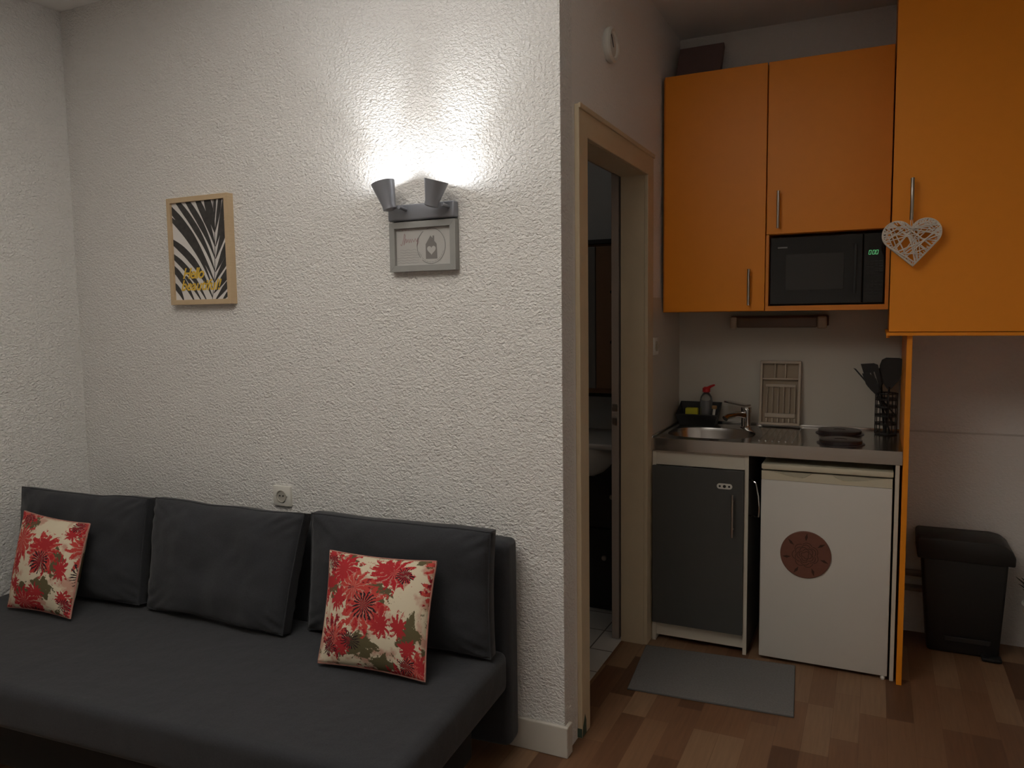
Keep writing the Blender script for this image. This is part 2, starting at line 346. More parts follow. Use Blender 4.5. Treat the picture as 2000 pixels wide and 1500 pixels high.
# door frame
door = thing('door_1', (0, 0.56, 0), 'cream painted door frame of the open bathroom doorway', 'door frame'); door['kind'] = 'structure'
X0, X1 = -0.0005, 0.016
cs = MB().prism([(0.118, 0.0), (0.118, 2.092), (1.016, 2.092), (1.016, 0.0), (0.930, 0.0), (0.930, 2.0), (0.200, 2.0), (0.200, 0.0)], 'x', X0, X1, 0.003)
cs.build('casing', M_cream, door)
lip = MB().box(X1-0.002, X1+0.006, 0.116, 1.018, 2.078, 2.094, 0.002)
lip.build('head_moulding', M_cream, door)
jm = MB().box(-T-0.001, 0, 0.190, 0.201, 0, 2.0).box(-T-0.001, 0, 0.929, 0.935, 0, 2.0).box(-T-0.001, 0, 0.201, 0.929, 2.0, 2.011)
jm.build('jamb', M_cream, door)
rb = MB().box(-0.145, -0.112, 0.935, 0.985, 0.003, 2.02, 0.002).box(-0.145, -0.112, 0.14, 0.19, 0.003, 2.02, 0.002).box(-0.145, -0.112, 0.14, 0.985, 2.02, 2.06, 0.002)
rb = rb.build('rebate', mat('rebate_paint', (0.40, 0.34, 0.29), 0.5), door)
MB().box(-0.140, -0.118, 0.931, 0.9352, 0.955, 0.985).box(-0.140, -0.118, 0.931, 0.9352, 1.015, 1.045).build('strike_plate', M_steel_h, rb)
MB().poly([(0.0165, 0.120, 0.003), (0.0165, 0.160, 0.003), (0.0165, 0.158, 0.05), (0.0165, 0.146, 0.078), (0.0165, 0.139, 0.062), (0.0165, 0.126, 0.04)]).box(-0.0, 0.0162, 0.1168, 0.1182, 0.004, 0.035).build('paint_stain', M_greenp, door)

# ------------------------------------------------------------------ sofa
A = 0.075; OX, OY = -0.145, -0.03
E1 = Vector((-math.cos(A), -math.sin(A), 0)); E2 = Vector((math.sin(A), -math.cos(A), 0))
SM = Matrix(((E1.x, E2.x, 0, OX), (E1.y, E2.y, 0, OY), (0, 0, 1, 0), (0, 0, 0, 1)))      # (along the sofa to the left, forward, up)
sofa = thing('sofa', (OX+E1.x*1.02+E2.x*0.4, OY+E1.y*1.02+E2.y*0.4, 0), 'long charcoal fabric sofa bed along the stucco wall under the lamp', 'sofa')
def softbox(l0, l1, d0, d1, z0, z1, bev, n=5): 
    m = MB(); t = bmesh.new(); bmesh.ops.create_cube(t, size=1)
    for v in t.verts: v.co = Vector(((l0+l1)/2+v.co.x*(l1-l0), (d0+d1)/2+v.co.y*(d1-d0), (z0+z1)/2+v.co.z*(z1-z0)))
    bmesh.ops.bevel(t, geom=list(t.edges), offset=bev, segments=n, profile=0.6, affect='EDGES')
    m.merge(t, SM); return m
softbox(0.0, 2.03, 0.096, 0.815, 0.252, 0.385, 0.035).build('seat', M_fab, sofa, True, 60)
softbox(0.0, 2.03, 0.0, 0.092, 0.055, 0.725, 0.030).build('backrest', M_fab, sofa, True, 60)
softbox(0.10, 1.95, 0.16, 0.70, 0.045, 0.248, 0.012, 2).build('storage_base', mat('dark_base_fabric', (0.018, 0.018, 0.019), 0.95), sofa)
for l, d in ((0.16, 0.20), (1.88, 0.20), (0.16, 0.65), (1.88, 0.65)):
    p = SM @ Vector((l, d, 0)); MB().lathe([(0.018, 0), (0.024, 0.05)], p, seg=16).build('foot', M_black, sofa)

def cushion(name, mt, BL, BR, TR, TL, thick, edge, p, q, pinch, wr, seed, parent=None, n=40, pw=None):
    """soft cushion spanned by its four corners; edge = half thickness of the side band"""
    BL, BR, TR, TL = map(Vector, (BL, BR, TR, TL)); nrm = (BR-BL).cross(TL-BL).normalized()
    m = MB(); bm = m.bm; uvl = bm.loops.layers.uv.new('UVMap'); wid = (BR-BL).length; hei = (TL-BL).length
    grid = {}
    for side in (1, -1):
        for i in range(n+1):
            for j in range(n+1):
                s, t = 2*i/n-1, 2*j/n-1
                s = math.copysign(abs(s)**0.8, s); t = math.copysign(abs(t)**0.8, t)
                s2 = s*(1-pinch*(1-t*t)*abs(s)**3); t2 = t*(1-pinch*(1-s*s)*abs(t)**3)
                a, b = (s2+1)/2, (t2+1)/2
                P = BL*(1-a)*(1-b)+BR*a*(1-b)+TR*a*b+TL*(1-a)*b
                h = ((1-abs(s)**p)*(1-abs(t)**p)); h = max(h, 0)**q
                w = noise.noise(P*9+Vector((seed, 0, 0)))*wr + noise.noise(P*24+Vector((0, seed, 0)))*wr*0.4
                c = (abs(s)*abs(t))**3
                w += math.sin(30*(s*math.copysign(1, t)-t*math.copysign(1, s)))*wr*0.9*c*(h > 0.02)
                off = edge+(thick/2-edge)*h+w*min(1, h*3)
                P = P+nrm*side*off
                if edge > 0.015:
                    P += Vector((0, 0, noise.noise(P*6+Vector((seed, 3, 1)))*wr*0.6))
                v = bm.verts.new(P); grid[side, i, j] = v; v.tag = False
    UV = {}
    for (sd, i, j), v in grid.items(): UV[v] = ((2*i/n-1)*wid/2+(0 if sd > 0 else 1.7), (2*j/n-1)*hei/2)
    def F(vs):
        f = bm.faces.new(vs)
        for lp in f.loops: lp[uvl].uv = UV[lp.vert]
    for i in range(n):
        for j in range(n):
            F([grid[1, i, j], grid[1, i+1, j], grid[1, i+1, j+1], grid[1, i, j+1]])
            F([grid[-1, i, j], grid[-1, i, j+1], grid[-1, i+1, j+1], grid[-1, i+1, j]])
    loop = [(i, 0) for i in range(n)]+[(n, j) for j in range(n)]+[(i, n) for i in range(n, 0, -1)]+[(0, j) for j in range(n, 0, -1)]
    for k in range(len(loop)):
        a, b = loop[k], loop[(k+1) % len(loop)]
        F([grid[1, *b], grid[1, *a], grid[-1, *a], grid[-1, *b]])
    rim = [((grid[1, *a].co+grid[-1, *a].co)/2).copy() for a in loop]
    rimf = [grid[1, *a].co.copy() for a in loop]; rimb = [grid[-1, *a].co.copy() for a in loop]
    return m, rim, rimf, rimb
GC = 'back cushions of the sofa'
def back_cushion(corners, thick, seed, label):
    m, rim, rf, rb_ = cushion('back_cushion', M_fab, *corners, thick, 0.020, 3.2, 0.50, 0.022, 0.012, seed)
    o = m.build('back_cushion', M_fab, None, True, 80, recalc=True); tag(o, label, 'cushion', GC)
    MB().tube(rf, 0.0026, 6, closed=True).build('piping', M_fab, o, True)
    return o
back_cushion([(-2.13, -.402, .397), (-1.508, -.344, .397), (-1.492, -.294, .783), (-2.14, -.342, .780)], .125, 1.3, 'left charcoal back cushion half hidden by a flowered pillow near the wall')
back_cushion([(-1.470, -.340, .397), (-.848, -.332, .397), (-.803, -.256, .784), (-1.478, -.272, .784)], .130, 4.1, 'middle charcoal back cushion with no pillow in front of it')
back_cushion([(-.812, -.252, .397), (-.148, -.210, .397), (-.143, -.206, .789), (-.788, -.240, .789)], .125, 8.7, 'right charcoal back cushion behind the flowered pillow at the sofa\'s right end')
def throw_pillow(corners, label, off, seed):
    mt = floral('floral_print', off)
    m, rim, rf, rb_ = cushion('throw_pillow', mt, *corners, .115, 0.003, 2.2, 0.62, 0.05, 0.003, seed)
    o = m.build('throw_pillow', mt, None, True, 80); tag(o, label, 'pillow', 'flowered pillows on the sofa')
    MB().tube(rim, 0.0035, 6, closed=True).build('piping', mat('red_white_piping', (0.42, 0.20, 0.16), 0.9, var=(60, 0.5)), o, True)
throw_pillow([(-1.948, -.560, .399), (-1.632, -.540, .399), (-1.668, -.420, .700), (-2.015, -.435, .717)], 'left flowered throw pillow propped near the left wall', (0.05, 0.31), 2.2)
throw_pillow([(-.610, -.462, .399), (-.252, -.436, .399), (-.280, -.312, .706), (-.672, -.312, .692)], 'right flowered throw pillow in red and cream leaning at the sofa\'s right end', (0.33, 0.06), 5.5)

# ------------------------------------------------------------------ wall lamp
lamp = thing('wall_lamp', (-0.485, 0, 1.745), 'grey two-headed wall spotlight glowing on the stucco wall', 'lamp')
MB().box(-0.613, -0.357, -0.030, 0.001, 1.748, 1.801, 0.006, 3).build('back_plate', M_lamp, lamp, True)
def head(base, top, r0, r1, joint):
    base, top = Vector(base), Vector(top); ax = (top-base); L = ax.length
    h = MB().lathe([(r0*0.55, 0), (r0, 0.004), (r0, 0.018), (r1, L), (r1-0.003, L), (r0-0.004, 0.022), (0.004, 0.02)], base, ax, 40, True, True)
    h = h.build('lamp_head', M_lamp, lamp, True, 40)
    MB().tube([Vector(joint), Vector((joint[0], -0.028, joint[2]-0.004))], 0.006, 12).build('pivot', M_lamp, h, True)
    a = ax.normalized()
    MB().lathe([(0.012, 0), (0.024, 0.012), (r1-0.010, 0.018), (r1-0.010, 0.020)], base+a*(L-0.034), a, 28).build('bulb', M_bulb, h, True)
    ld = bpy.data.lights.new('spot_bulb', 'POINT'); ld.energy = LAMP_POWER; ld.color = LAMP_COLOR; ld.shadow_soft_size = 0.010
    lo = bpy.data.objects.new('spot_bulb', ld); COL.objects.link(lo); lo.parent = lamp; lo.location = base+a*(L-0.0035)-ROOTLOC[lamp.name]
    ld = bpy.data.lights.new('spot_beam', 'SPOT'); ld.energy = LAMP_BEAM; ld.color = LAMP_COLOR; ld.shadow_soft_size = 0.012; ld.spot_size = math.radians(70); ld.spot_blend = 1.0
    lo = bpy.data.objects.new('spot_beam', ld); COL.objects.link(lo); lo.parent = lamp; lo.location = base+a*(L-0.0035)-ROOTLOC[lamp.name]; lo.rotation_euler = a.to_track_quat('-Z', 'Y').to_euler()
head((-0.569, -0.078, 1.777), (-0.592, -0.083, 1.868), 0.0225, 0.0395, (-0.541, -0.07, 1.787))
head((-0.414, -0.078, 1.777), (-0.391, -0.080, 1.858), 0.0225, 0.0395, (-0.378, -0.07, 1.785))

# added floor uplighter, out of view, raising the room's fill light off the ceiling
ux, uy = -0.38, -1.70
up = thing('fill_uplighter', (ux, uy, 0), 'added unseen floor uplighter in front of the sofa filling the room', 'lamp')
MB().lathe([(0.13, 0), (0.13, 0.015), (0.02, 0.03), (0.012, 0.05), (0.012, 1.70)], (ux, uy, 0), (0, 0, 1), 32).build('stand', M_lamp, up, True, 30)
MB().lathe([(0.014, 1.70), (0.05, 1.72), (0.15, 1.82), (0.146, 1.82), (0.046, 1.727), (0.0, 1.725)], (ux, uy, 0), (0, 0, 1), 40, True, False).build('bowl', M_lamp, up, True, 30)
ld = bpy.data.lights.new('fill_uplight', 'SPOT'); ld.energy = FILL_POWER; ld.color = FILL_COLOR; ld.shadow_soft_size = 0.03; ld.spot_size = math.radians(125); ld.spot_blend = 1.0
lo = bpy.data.objects.new('fill_uplight', ld); COL.objects.link(lo); lo.parent = up; lo.location = (0, 0, 1.80); lo.rotation_euler = (math.radians(180-6), 0, 0)

# ------------------------------------------------------------------ small grey card frame
cf = thing('picture_frame', (-0.484, 0, 1.580), 'small grey frame with house and heart card right under the wall lamp', 'picture')
fx0, fx1, fz0, fz1 = -0.612, -0.357, 1.580, 1.744
def rect_frame(x0, x1, z0, z1, y0, y1, w, bev):
    m = MB()
    m.prism([(x0, z0), (x1, z0), (x1-w, z0+w), (x0+w, z0+w)], 'y', y0, y1, bev).prism([(x0, z1), (x1, z1), (x1-w, z1-w), (x0+w, z1-w)], 'y', y0, y1, bev)
    m.prism([(x0, z0), (x0, z1), (x0+w, z1-w), (x0+w, z0+w)], 'y', y0, y1, bev).prism([(x1, z0), (x1, z1), (x1-w, z1-w), (x1-w, z0+w)], 'y', y0, y1, bev)
    return m
rect_frame(fx0, fx1, fz0, fz1, -0.026, 0.001, 0.021, 0.0008).build('frame', M_frameg, cf)
card = MB().box(fx0+0.016, fx1-0.016, -0.014, -0.010, fz0+0.016, fz1-0.016).build('card', M_card, cf)
YC = -0.0146
def stroke(m, pts, w, y):
    for (x0, z0), (x1, z1) in zip(pts, pts[1:]):
        d = Vector((x1-x0, z1-z0)); 
        if d.length < 1e-6: continue
        d.normalize(); nx, nz = -d.y*w/2, d.x*w/2; ex, ez = d.x*w*0.3, d.y*w*0.3
        m.quad((x0-nx-ex, y, z0-nz-ez), (x1-nx+ex, y, z1-nz+ez), (x1+nx+ex, y, z1+nz+ez), (x0+nx-ex, y, z0+nz-ez))
hx, hz = -0.455, 1.662
ring = MB()
for k in range(64):
    if 18 < k < 22 or 38 < k < 41: continue
    a, b = 2*math.pi*k/64, 2*math.pi*(k+1)/64
    stroke(ring, [(hx+0.054*math.cos(a), hz+0.058*math.sin(a)), (hx+0.054*math.cos(b), hz+0.058*math.sin(b))], 0.0016, YC)
for q in range(12):
    a = math.radians(200+q*12); stroke(ring, [(hx+0.049*math.cos(a), hz+0.053*math.sin(a)), (hx+0.049*math.cos(a+.15), hz+0.053*math.sin(a+.15))], 0.0008, YC)
ring.build('postmark', M_inkl if False else M_ink, card)
hs = MB(); hs.poly([(hx-0.021, YC, hz-0.042), (hx+0.023, YC, hz-0.042), (hx+0.021, YC, hz+0.006), (hx+0.012, YC, hz+0.016), (hx+0.012, YC, hz+0.033), (hx+0.006, YC, hz+0.033), (hx+0.006, YC, hz+0.025), (hx-0.002, YC, hz+0.034), (hx-0.021, YC, hz+0.006)])
hs.build('printed_house', mat('card_house_grey', (0.20, 0.19, 0.18), 0.8), card)
hp = []
for k in range(40):
    t = 2*math.pi*k/40; hp.append((hx+0.001+0.0165/16*16*math.sin(t)**3, YC-0.0004, hz-0.013+0.0165/16*(13*math.cos(t)-5*math.cos(2*t)-2*math.cos(3*t)-math.cos(4*t))))
MB().poly(hp).build('printed_heart', M_card, card)
wv = MB()
for i in range(6):
    zz = 1.652-i*0.0085; stroke(wv, [(-0.588+0.012*(i < 3)+0.085*k/24, zz+0.0016*math.sin(k*0.9+i)) for k in range(25 if i > 1 else 20)], 0.0011, YC)
wv.build('printed_waves', M_inkl, card)
sc = MB()
stroke(sc, [(-0.575, 1.672), (-0.570, 1.668), (-0.566, 1.676), (-0.558, 1.706), (-0.555, 1.700), (-0.561, 1.670), (-0.553, 1.690), (-0.549, 1.682), (-0.553, 1.676)], 0.0022, YC)
stroke(sc, [(-0.549, 1.678), (-0.544, 1.688), (-0.540, 1.676), (-0.536, 1.688), (-0.532, 1.676), (-0.528, 1.688), (-0.522, 1.678), (-0.516, 1.689), (-0.511, 1.678), (-0.506, 1.690), (-0.510, 1.664), (-0.502, 1.680)], 0.0018, YC)
stroke(sc, [(-0.578, 1.718), (-0.572, 1.727), (-0.566, 1.716), (-0.560, 1.726), (-0.553, 1.716), (-0.547, 1.725), (-0.540, 1.717)], 0.0013, YC)
sc.build('printed_script', M_pink, card)

# ------------------------------------------------------------------ palm leaf print
pf = thing('picture_frame', (-1.491, 0, 1.489), 'oak framed palm leaf print with yellow lettering on the left of the wall', 'picture')
px0, px1, pz0, pz1, pw = -1.652, -1.331, 1.489, 1.903, 0.019
rect_frame(px0, px1, pz0, pz1, -0.030, 0.001, pw, 0.0008).build('frame', M_framew, pf)
pp = MB().box(px0+0.012, px1-0.012, -0.020, -0.014, pz0+0.012, pz1-0.012).build('paper', M_paper, pf)
ax0, ax1, az0, az1 = px0+pw, px1-pw, pz0+pw, pz1-pw
def zmap(x, y):   # print coordinates of the leaf drawing -> 0..1 across and up the sheet
    t = (1305-y)/1065.0; l = 350-48*t; r = 925-52*t
    return ((x-l)/(r-l), t)
def clip(poly):
    for ax, lim, sg in ((0, 0, 1), (0, 1, -1), (1, 0, 1), (1, 1, -1)):
        out = []
        for k in range(len(poly)):
            a, b = poly[k-1], poly[k]; da, db = (a[ax]-lim)*sg, (b[ax]-lim)*sg
            if (da >= 0) != (db >= 0):
                q = da/(da-db); out.append((a[0]+(b[0]-a[0])*q, a[1]+(b[1]-a[1])*q))
            if db >= 0: out.append(b)
        poly = out
        if len(poly) < 3: return []
    return poly
LV = [((769, 590), (735, 440), (672, 180), 78), ((771, 740), (715, 500), (560, 180), 62), ((772, 870), (680, 540), (440, 180), 60),
      ((772, 1012), (650, 590), (330, 180), 62), ((766, 1120), (570, 620), (262, 262), 74), ((750, 1190), (590, 680), (262, 370), 52),
      ((748, 1290), (590, 860), (290, 640), 72), ((690, 1330), (530, 990), (290, 790), 60), ((560, 1340), (450, 1090), (300, 920), 62),
      ((440, 1330), (400, 1200), (310, 1110), 52), ((640, 1340), (550, 1170), (455, 1045), 36),
      ((766, 470), (769, 330), (768, 180), 26), ((769, 590), (806, 420), (826, 180), 40), ((776, 740), (838, 540), (872, 200), 50),
      ((778, 870), (850, 660), (908, 400), 62), ((778, 1010), (862, 840), (930, 640), 66), ((764, 1130), (850, 960), (950, 790), 56), ((762, 1240), (850, 1120), (960, 930), 70),
      ((770, 1330), (860, 1210), (960, 1070), 54), ((840, 1340), (900, 1260), (960, 1190), 42)]
lv = MB()
for i, (a, c, b, w) in enumerate(LV):
    pts = []
    for k in range(19):
        t = k/18; x = a[0]*(1-t)**2+2*c[0]*t*(1-t)+b[0]*t*t; y = a[1]*(1-t)**2+2*c[1]*t*(1-t)+b[1]*t*t
        dx = 2*(1-t)*(c[0]-a[0])+2*t*(b[0]-c[0]); dy = 2*(1-t)*(c[1]-a[1])+2*t*(b[1]-c[1]); l = math.hypot(dx, dy)
        ww = w/2*min(1, 0.12+1.6*t)*(1.0 if t < 0.8 else 1-0.35*(t-0.8)/0.2); pts.append(((x-dy/l*ww, y+dx/l*ww), (x+dy/l*ww, y-dx/l*ww)))
    for (l0, r0), (l1, r1) in zip(pts, pts[1:]):
        q = clip([zmap(*l0), zmap(*r0), zmap(*r1), zmap(*l1)])
        if q: lv.poly([(ax0+s*(ax1-ax0), -0.0203-0.00002*i, az0+t*(az1-az0)) for s, t in q])
stem = [(746, 1305), (762, 1150), (771, 1000), (771, 700), (764, 520), (748, 240)]
for (xa, ya), (xb, yb) in zip(stem, stem[1:]):
    q = clip([zmap(xa-3, ya), zmap(xa+3, ya), zmap(xb+3, yb), zmap(xb-3, yb)])
    if q: lv.poly([(ax0+s*(ax1-ax0), -0.0208, az0+t*(az1-az0)) for s, t in q])
lv.build('printed_leaf', M_leaf, pp)
def text_mesh(name, body, size, loc, rot, mt, parent, shear=0.3, off=0.0, spacing=1.0):
    c = bpy.data.curves.new(name, 'FONT'); c.body = body; c.size = size; c.shear = shear; c.offset = off; c.space_character = spacing; c.align_x = 'CENTER'; c.resolution_u = 4
    t = bpy.data.objects.new(name+'_tmp', c); COL.objects.link(t); bpy.context.view_layer.update()
    me = bpy.data.meshes.new_from_object(t.evaluated_get(bpy.context.evaluated_depsgraph_get())); bpy.data.objects.remove(t)
    root = parent
    while root.parent: root = root.parent
    me.transform(Matrix.Translation(Vector(loc)-ROOTLOC[root.name]) @ rot); me.name = name
    me.materials.clear(); me.materials.append(mt); o = bpy.data.objects.new(name, me); COL.objects.link(o); o.parent = parent; return o
RX = Matrix.Rotation(math.radians(90), 4, 'X')
text_mesh('printed_lettering', 'Hello', 0.058, (-1.535, -0.0212, 1.591), RX, M_yellow, pp, 0.35, 0.0012, 0.88)
text_mesh('printed_lettering', 'beautiful!', 0.057, (-1.499, -0.0212, 1.545), RX, M_yellow, pp, 0.35, 0.0012, 0.99)

# ------------------------------------------------------------------ small wall fittings
so = thing('wall_socket', (-1.140, 0, 0.723), 'square white wall socket above the middle sofa cushion', 'socket')
pl_ = MB().box(-1.182, -1.098, -0.012, 0.001, 0.722, 0.798, 0.003)
pl_.build('cover_plate', M_wplast, so, True)
MB().lathe([(0.0215, 0), (0.0235, 0.002), (0.0235, 0.004), (0.020, 0.004), (0.019, 0.001), (0.0, 0.001)], (-1.140, -0.012, 0.760), (0, -1, 0), 32, False, False).build('socket_well', mat('socket_recess', (0.42, 0.40, 0.35), 0.5), so, True)
MB().lathe([(0.003, 0), (0.003, 0.003)], (-1.147, -0.012, 0.762), (0, -1, 0), 10).lathe([(0.003, 0), (0.003, 0.003)], (-1.131, -0.012, 0.762), (0, -1, 0), 10).lathe([(0.0016, 0), (0.0016, 0.001)], (-1.166, -0.0122, 0.760), (0, -1, 0), 8).lathe([(0.0016, 0), (0.0016, 0.001)], (-1.114, -0.0122, 0.760), (0, -1, 0), 8).build('contact_holes', M_black, so)
so = thing('wall_socket', (0.006, 1.062, 1.255), 'narrow cream wall socket beside the door frame above the counter', 'socket')
MB().box(0.0055, 0.018, 1.026, 1.100, 1.252, 1.328, 0.003).build('cover_plate', M_wplast, so, True)
MB().lathe([(0.022, 0), (0.022, 0.003), (0.018, 0.003), (0.017, 0.0005), (0, 0.0005)], (0.018, 1.063, 1.29), (1, 0, 0), 28, False, False).build('socket_well', M_creamd, so, True)
vt = thing('wall_vent', (0, 0.456, 2.318), 'round white vent cap high on the wall above the bathroom door', 'vent')
vc = MB().lathe([(0.056, 0), (0.060, 0.008), (0.060, 0.020), (0.052, 0.026), (0.044, 0.024), (0.040, 0.018), (0.0, 0.019)], (0, 0.456, 2.370), (1, 0, 0), 40, True, False).build('cap', M_wplast, vt, True)
MB().box(-0.0005, 0.0008, -0.0025, 0.0025, -0.022, 0.022, M=Matrix.Translation((0.0195, 0.450, 2.382)) @ Matrix.Rotation(math.radians(35), 4, 'X')).build('slot', M_black, vc)

# ------------------------------------------------------------------ orange wall cabinets
def bar_handle(parent, x, y, z0, z1, r=0.006, bow=0.0):
    n = 9; h = MB().tube([(x, y-0.028-bow*math.sin(math.pi*k/(n-1)), z0+(z1-z0)*k/(n-1)) for k in range(n)], r, 12)
    for z in (z0+0.03, z1-0.03): h.tube([(x, y-0.028, z), (x, y+0.0005, z)], r*0.75, 10)
    return h.build('handle', M_steel_h, parent, True)
YC0 = 1.185; ZC0, ZC1 = 1.435, 2.453
c1 = thing('wall_cabinet', (0.23, 1.37, ZC0), 'orange wall cabinet with one tall door next to the bathroom doorway', 'cabinet')
MB().box(0.010, 0.449, YC0+0.020, D-0.001, ZC0, ZC1-0.004, 0.001).build('body', M_orange_edge, c1)
d1 = MB().box(0.020, 0.4475, YC0, YC0+0.0185, ZC0+0.002, ZC1, 0.0012).build('door', M_orange, c1)
bar_handle(d1, 0.386, YC0, 1.460, 1.612)
c2 = thing('wall_cabinet', (0.69, 1.37, ZC0), 'orange wall cabinet with upper door over the built-in black microwave', 'cabinet')
b2 = MB().box(0.4515, 0.9185, YC0+0.020, D-0.001, 1.752, ZC1-0.004).box(0.4515, 0.463, YC0, D-0.001, ZC0, 1.752).box(0.905, 0.9185, YC0, D-0.001, ZC0, 1.752).box(0.463, 0.905, YC0, D-0.001, ZC0, 1.456).box(0.463, 0.905, D-0.02, D-0.001, 1.456, 1.752)
b2.build('body', M_orange_edge, c2)
d2 = MB().box(0.4525, 0.917, YC0, YC0+0.0185, 1.754, ZC1, 0.0012).build('door', M_orange, c2)
bar_handle(d2, 0.500, YC0, 1.775, 1.927)
mw = thing('microwave_oven', (0.685, 1.35, 1.457), 'black microwave oven built in below the orange cabinet door', 'microwave')
MB().box(0.466, 0.902, 1.215, 1.50, 1.4585, 1.742, 0.002).build('casing', M_black, mw)
md = MB().box(0.467, 0.822, 1.197, 1.2145, 1.461, 1.740, 0.003).build('door', M_blackg, mw)
MB().box(0.530, 0.752, 1.1955, 1.1975, 1.520, 1.668, 0.0006).build('window', M_window, md)
MB().box(0.790, 0.800, 1.1925, 1.1975, 1.50, 1.70, 0.002).build('door_edge', M_black, md)
MB().box(0.497, 0.535, 1.1960, 1.1972, 1.694, 1.700).build('badge', mat('badge_grey', (0.16, 0.16, 0.16), 0.4), md)
mp_ = MB().box(0.824, 0.901, 1.197, 1.2145, 1.461, 1.740, 0.003).build('control_panel', M_blackg, mw)
dg = MB()
for k in range(3):
    x = 0.843+k*0.0115+(0.002 if k else 0)
    for (xa, za, xb, zb) in ((0, 0, .0075, 0), (0, .0155, .0075, .0155), (0, 0, 0, .0155), (.0075, 0, .0075, .0155)):
        sh = 0.15
        stroke(dg, [(x+xa+za*sh, 1.655+za), (x+xb+zb*sh, 1.655+zb)], 0.0013, 1.1966)
dg.build('clock_digits', M_green, mp_)
ky, kz = MB(), MB()
for r in range(7):
    for c in range(4):
        if r in (3,): continue
        ky_ = ky if r < 3 else kz
        stroke(ky_, [(0.833+c*0.0165, 1.628-r*0.020), (0.845+c*0.0165, 1.628-r*0.020)], 0.0013, 1.1966); stroke(ky_, [(0.833+c*0.0165, 1.616-r*0.020), (0.845+c*0.0165, 1.616-r*0.020)], 0.0008, 1.1966)
ky.build('program_keys', M_panelkey, mp_); kz.build('number_keys', M_panelkey, mp_)

YT = 0.94; ZT = 1.350
c3 = thing('wall_cabinet', (1.3, 1.25, ZT), 'large orange overhead cabinet on the right reaching to the ceiling', 'cabinet')
MB().box(0.922, XR-0.005, YT+0.020, D-0.001, ZT, H-0.002, 0.001).build('body', M_orange_edge, c3)
MB().box(0.912, XR-0.005, YT-0.002, D-0.001, ZT-0.013, ZT-0.0005, 0.001).build('bottom_board', M_orange, c3)
d3 = MB().box(0.920, 1.405, YT, YT+0.0185, ZT+0.002, H-0.012, 0.0012).build('door', M_orange, c3)
MB().box(1.409, XR-0.006, YT, YT+0.0185, ZT+0.002, H-0.012, 0.0012).build('door', M_orange, c3)
bar_handle(d3, 0.982, YT, 1.752, 1.898, 0.0065, 0.010)
MB().lathe([(0.006, -0.008), (0.006, 0)], (0.918, YT+0.02, ZT-0.013), (0, 0, 1), 10).build('stud', M_orange_edge, c3)
tag(MB().box(0.981, 1.000, 0.966, D-0.001, 0, ZT-0.0135, 0.001).build('end_panel', M_orange), 'narrow upright orange end panel between the fridge and the black bin', 'panel')

# willow heart hanging from the handle
wh = thing('hanging_heart', (0.985, 0.90, 1.590), 'white woven willow heart hanging from the right cabinet handle', 'ornament')
HCX, HCZ, HY = 0.985, 1.672, 0.908
def heart_outline():
    """two round lobes and straight flanks down to the tip, hung slightly askew"""
    R_, cx, cz, tipz = 0.0475, 0.0455, 0.0300, -0.084
    d = math.hypot(cx, cz-tipz); base = math.atan2(tipz-cz, -cx); off = math.acos(R_/d); a1 = base+off       # tangent point of the right lobe
    a1 = (a1+math.pi) % (2*math.pi)-math.pi; a0 = math.acos(-cx/R_)
    right = [(cx+R_*math.cos(a0+(a1-a0)*k/26), cz+R_*math.sin(a0+(a1-a0)*k/26)) for k in range(27)]
    x1, z1 = right[-1]; right += [(x1+(0-x1)*k/14, z1+(tipz-z1)*k/14) for k in range(1, 15)]
    pts = right+[(-x, z) for x, z in reversed(right[1:-1])]
    t = math.radians(3.5)
    return [(HCX+x*math.cos(t)-z*math.sin(t), HCZ+x*math.sin(t)+z*math.cos(t)) for x, z in pts]
HO = heart_outline(); NH = len(HO)
def hpt(t, k=1.0):
    q = (t/(2*math.pi)*NH) % NH; i = int(q); f = q-i; a, b = HO[i], HO[(i+1) % NH]
    return (HCX+k*(a[0]+(b[0]-a[0])*f-HCX), HCZ+k*(a[1]+(b[1]-a[1])*f-HCZ))
def inheart(x, z):
    c = False
    for k in range(NH):
        (xa, za), (xb, zb) = HO[k-1], HO[k]
        if (za > z) != (zb > z) and x < (xb-xa)*(z-za)/(zb-za)+xa: c = not c
    return c
ou = MB()
for y in (-0.009, 0.009): ou.tube([(p[0], HY+y, p[1]) for p in HO], 0.0032, 6, closed=True)
for k in range(56):
    t = 2*math.pi*k/56; a = hpt(t, 1.015); b = hpt(t+0.02*math.sin(k*2.3), 0.84 if k % 3 else 0.78)
    ou.tube([(a[0], HY+0.009, a[1]), (a[0], HY-0.0115, a[1]), (b[0], HY-0.0135, b[1])], 0.0016, 5)
ou.build('rim', M_wicker, wh, True)
tw = MB(); made = 0; rnd = random.Random(11)
while made < 40:
    a, b = hpt(rnd.uniform(0, 6.28), 0.98), hpt(rnd.uniform(0, 6.28), 0.98)
    if math.hypot(a[0]-b[0], a[1]-b[1]) < 0.06: continue
    if not all(inheart(a[0]+(b[0]-a[0])*q, a[1]+(b[1]-a[1])*q) for q in (0.1, 0.3, 0.5, 0.7, 0.9)): continue
    u = 0.004+0.0004*made
    tw.tube([(a[0], HY-0.010, a[1]), ((a[0]+b[0])/2, HY-0.010-u*0.8, (a[1]+b[1])/2), (b[0], HY-0.010, b[1])], rnd.uniform(0.0016, 0.0027), 6); made += 1
tw.build('woven_twigs', M_wicker, wh, True)
lz = hpt(0)[1]
MB().tube([(HCX, HY, lz-0.004), (HCX-0.006, 0.905, lz+0.02), (HCX-0.004, 0.901, 1.785), (HCX-0.004, 0.919, 1.790), (HCX+0.002, 0.912, lz+0.02), (HCX, HY, lz-0.004)], 0.0011, 5).build('hanging_loop', M_wicker, wh)
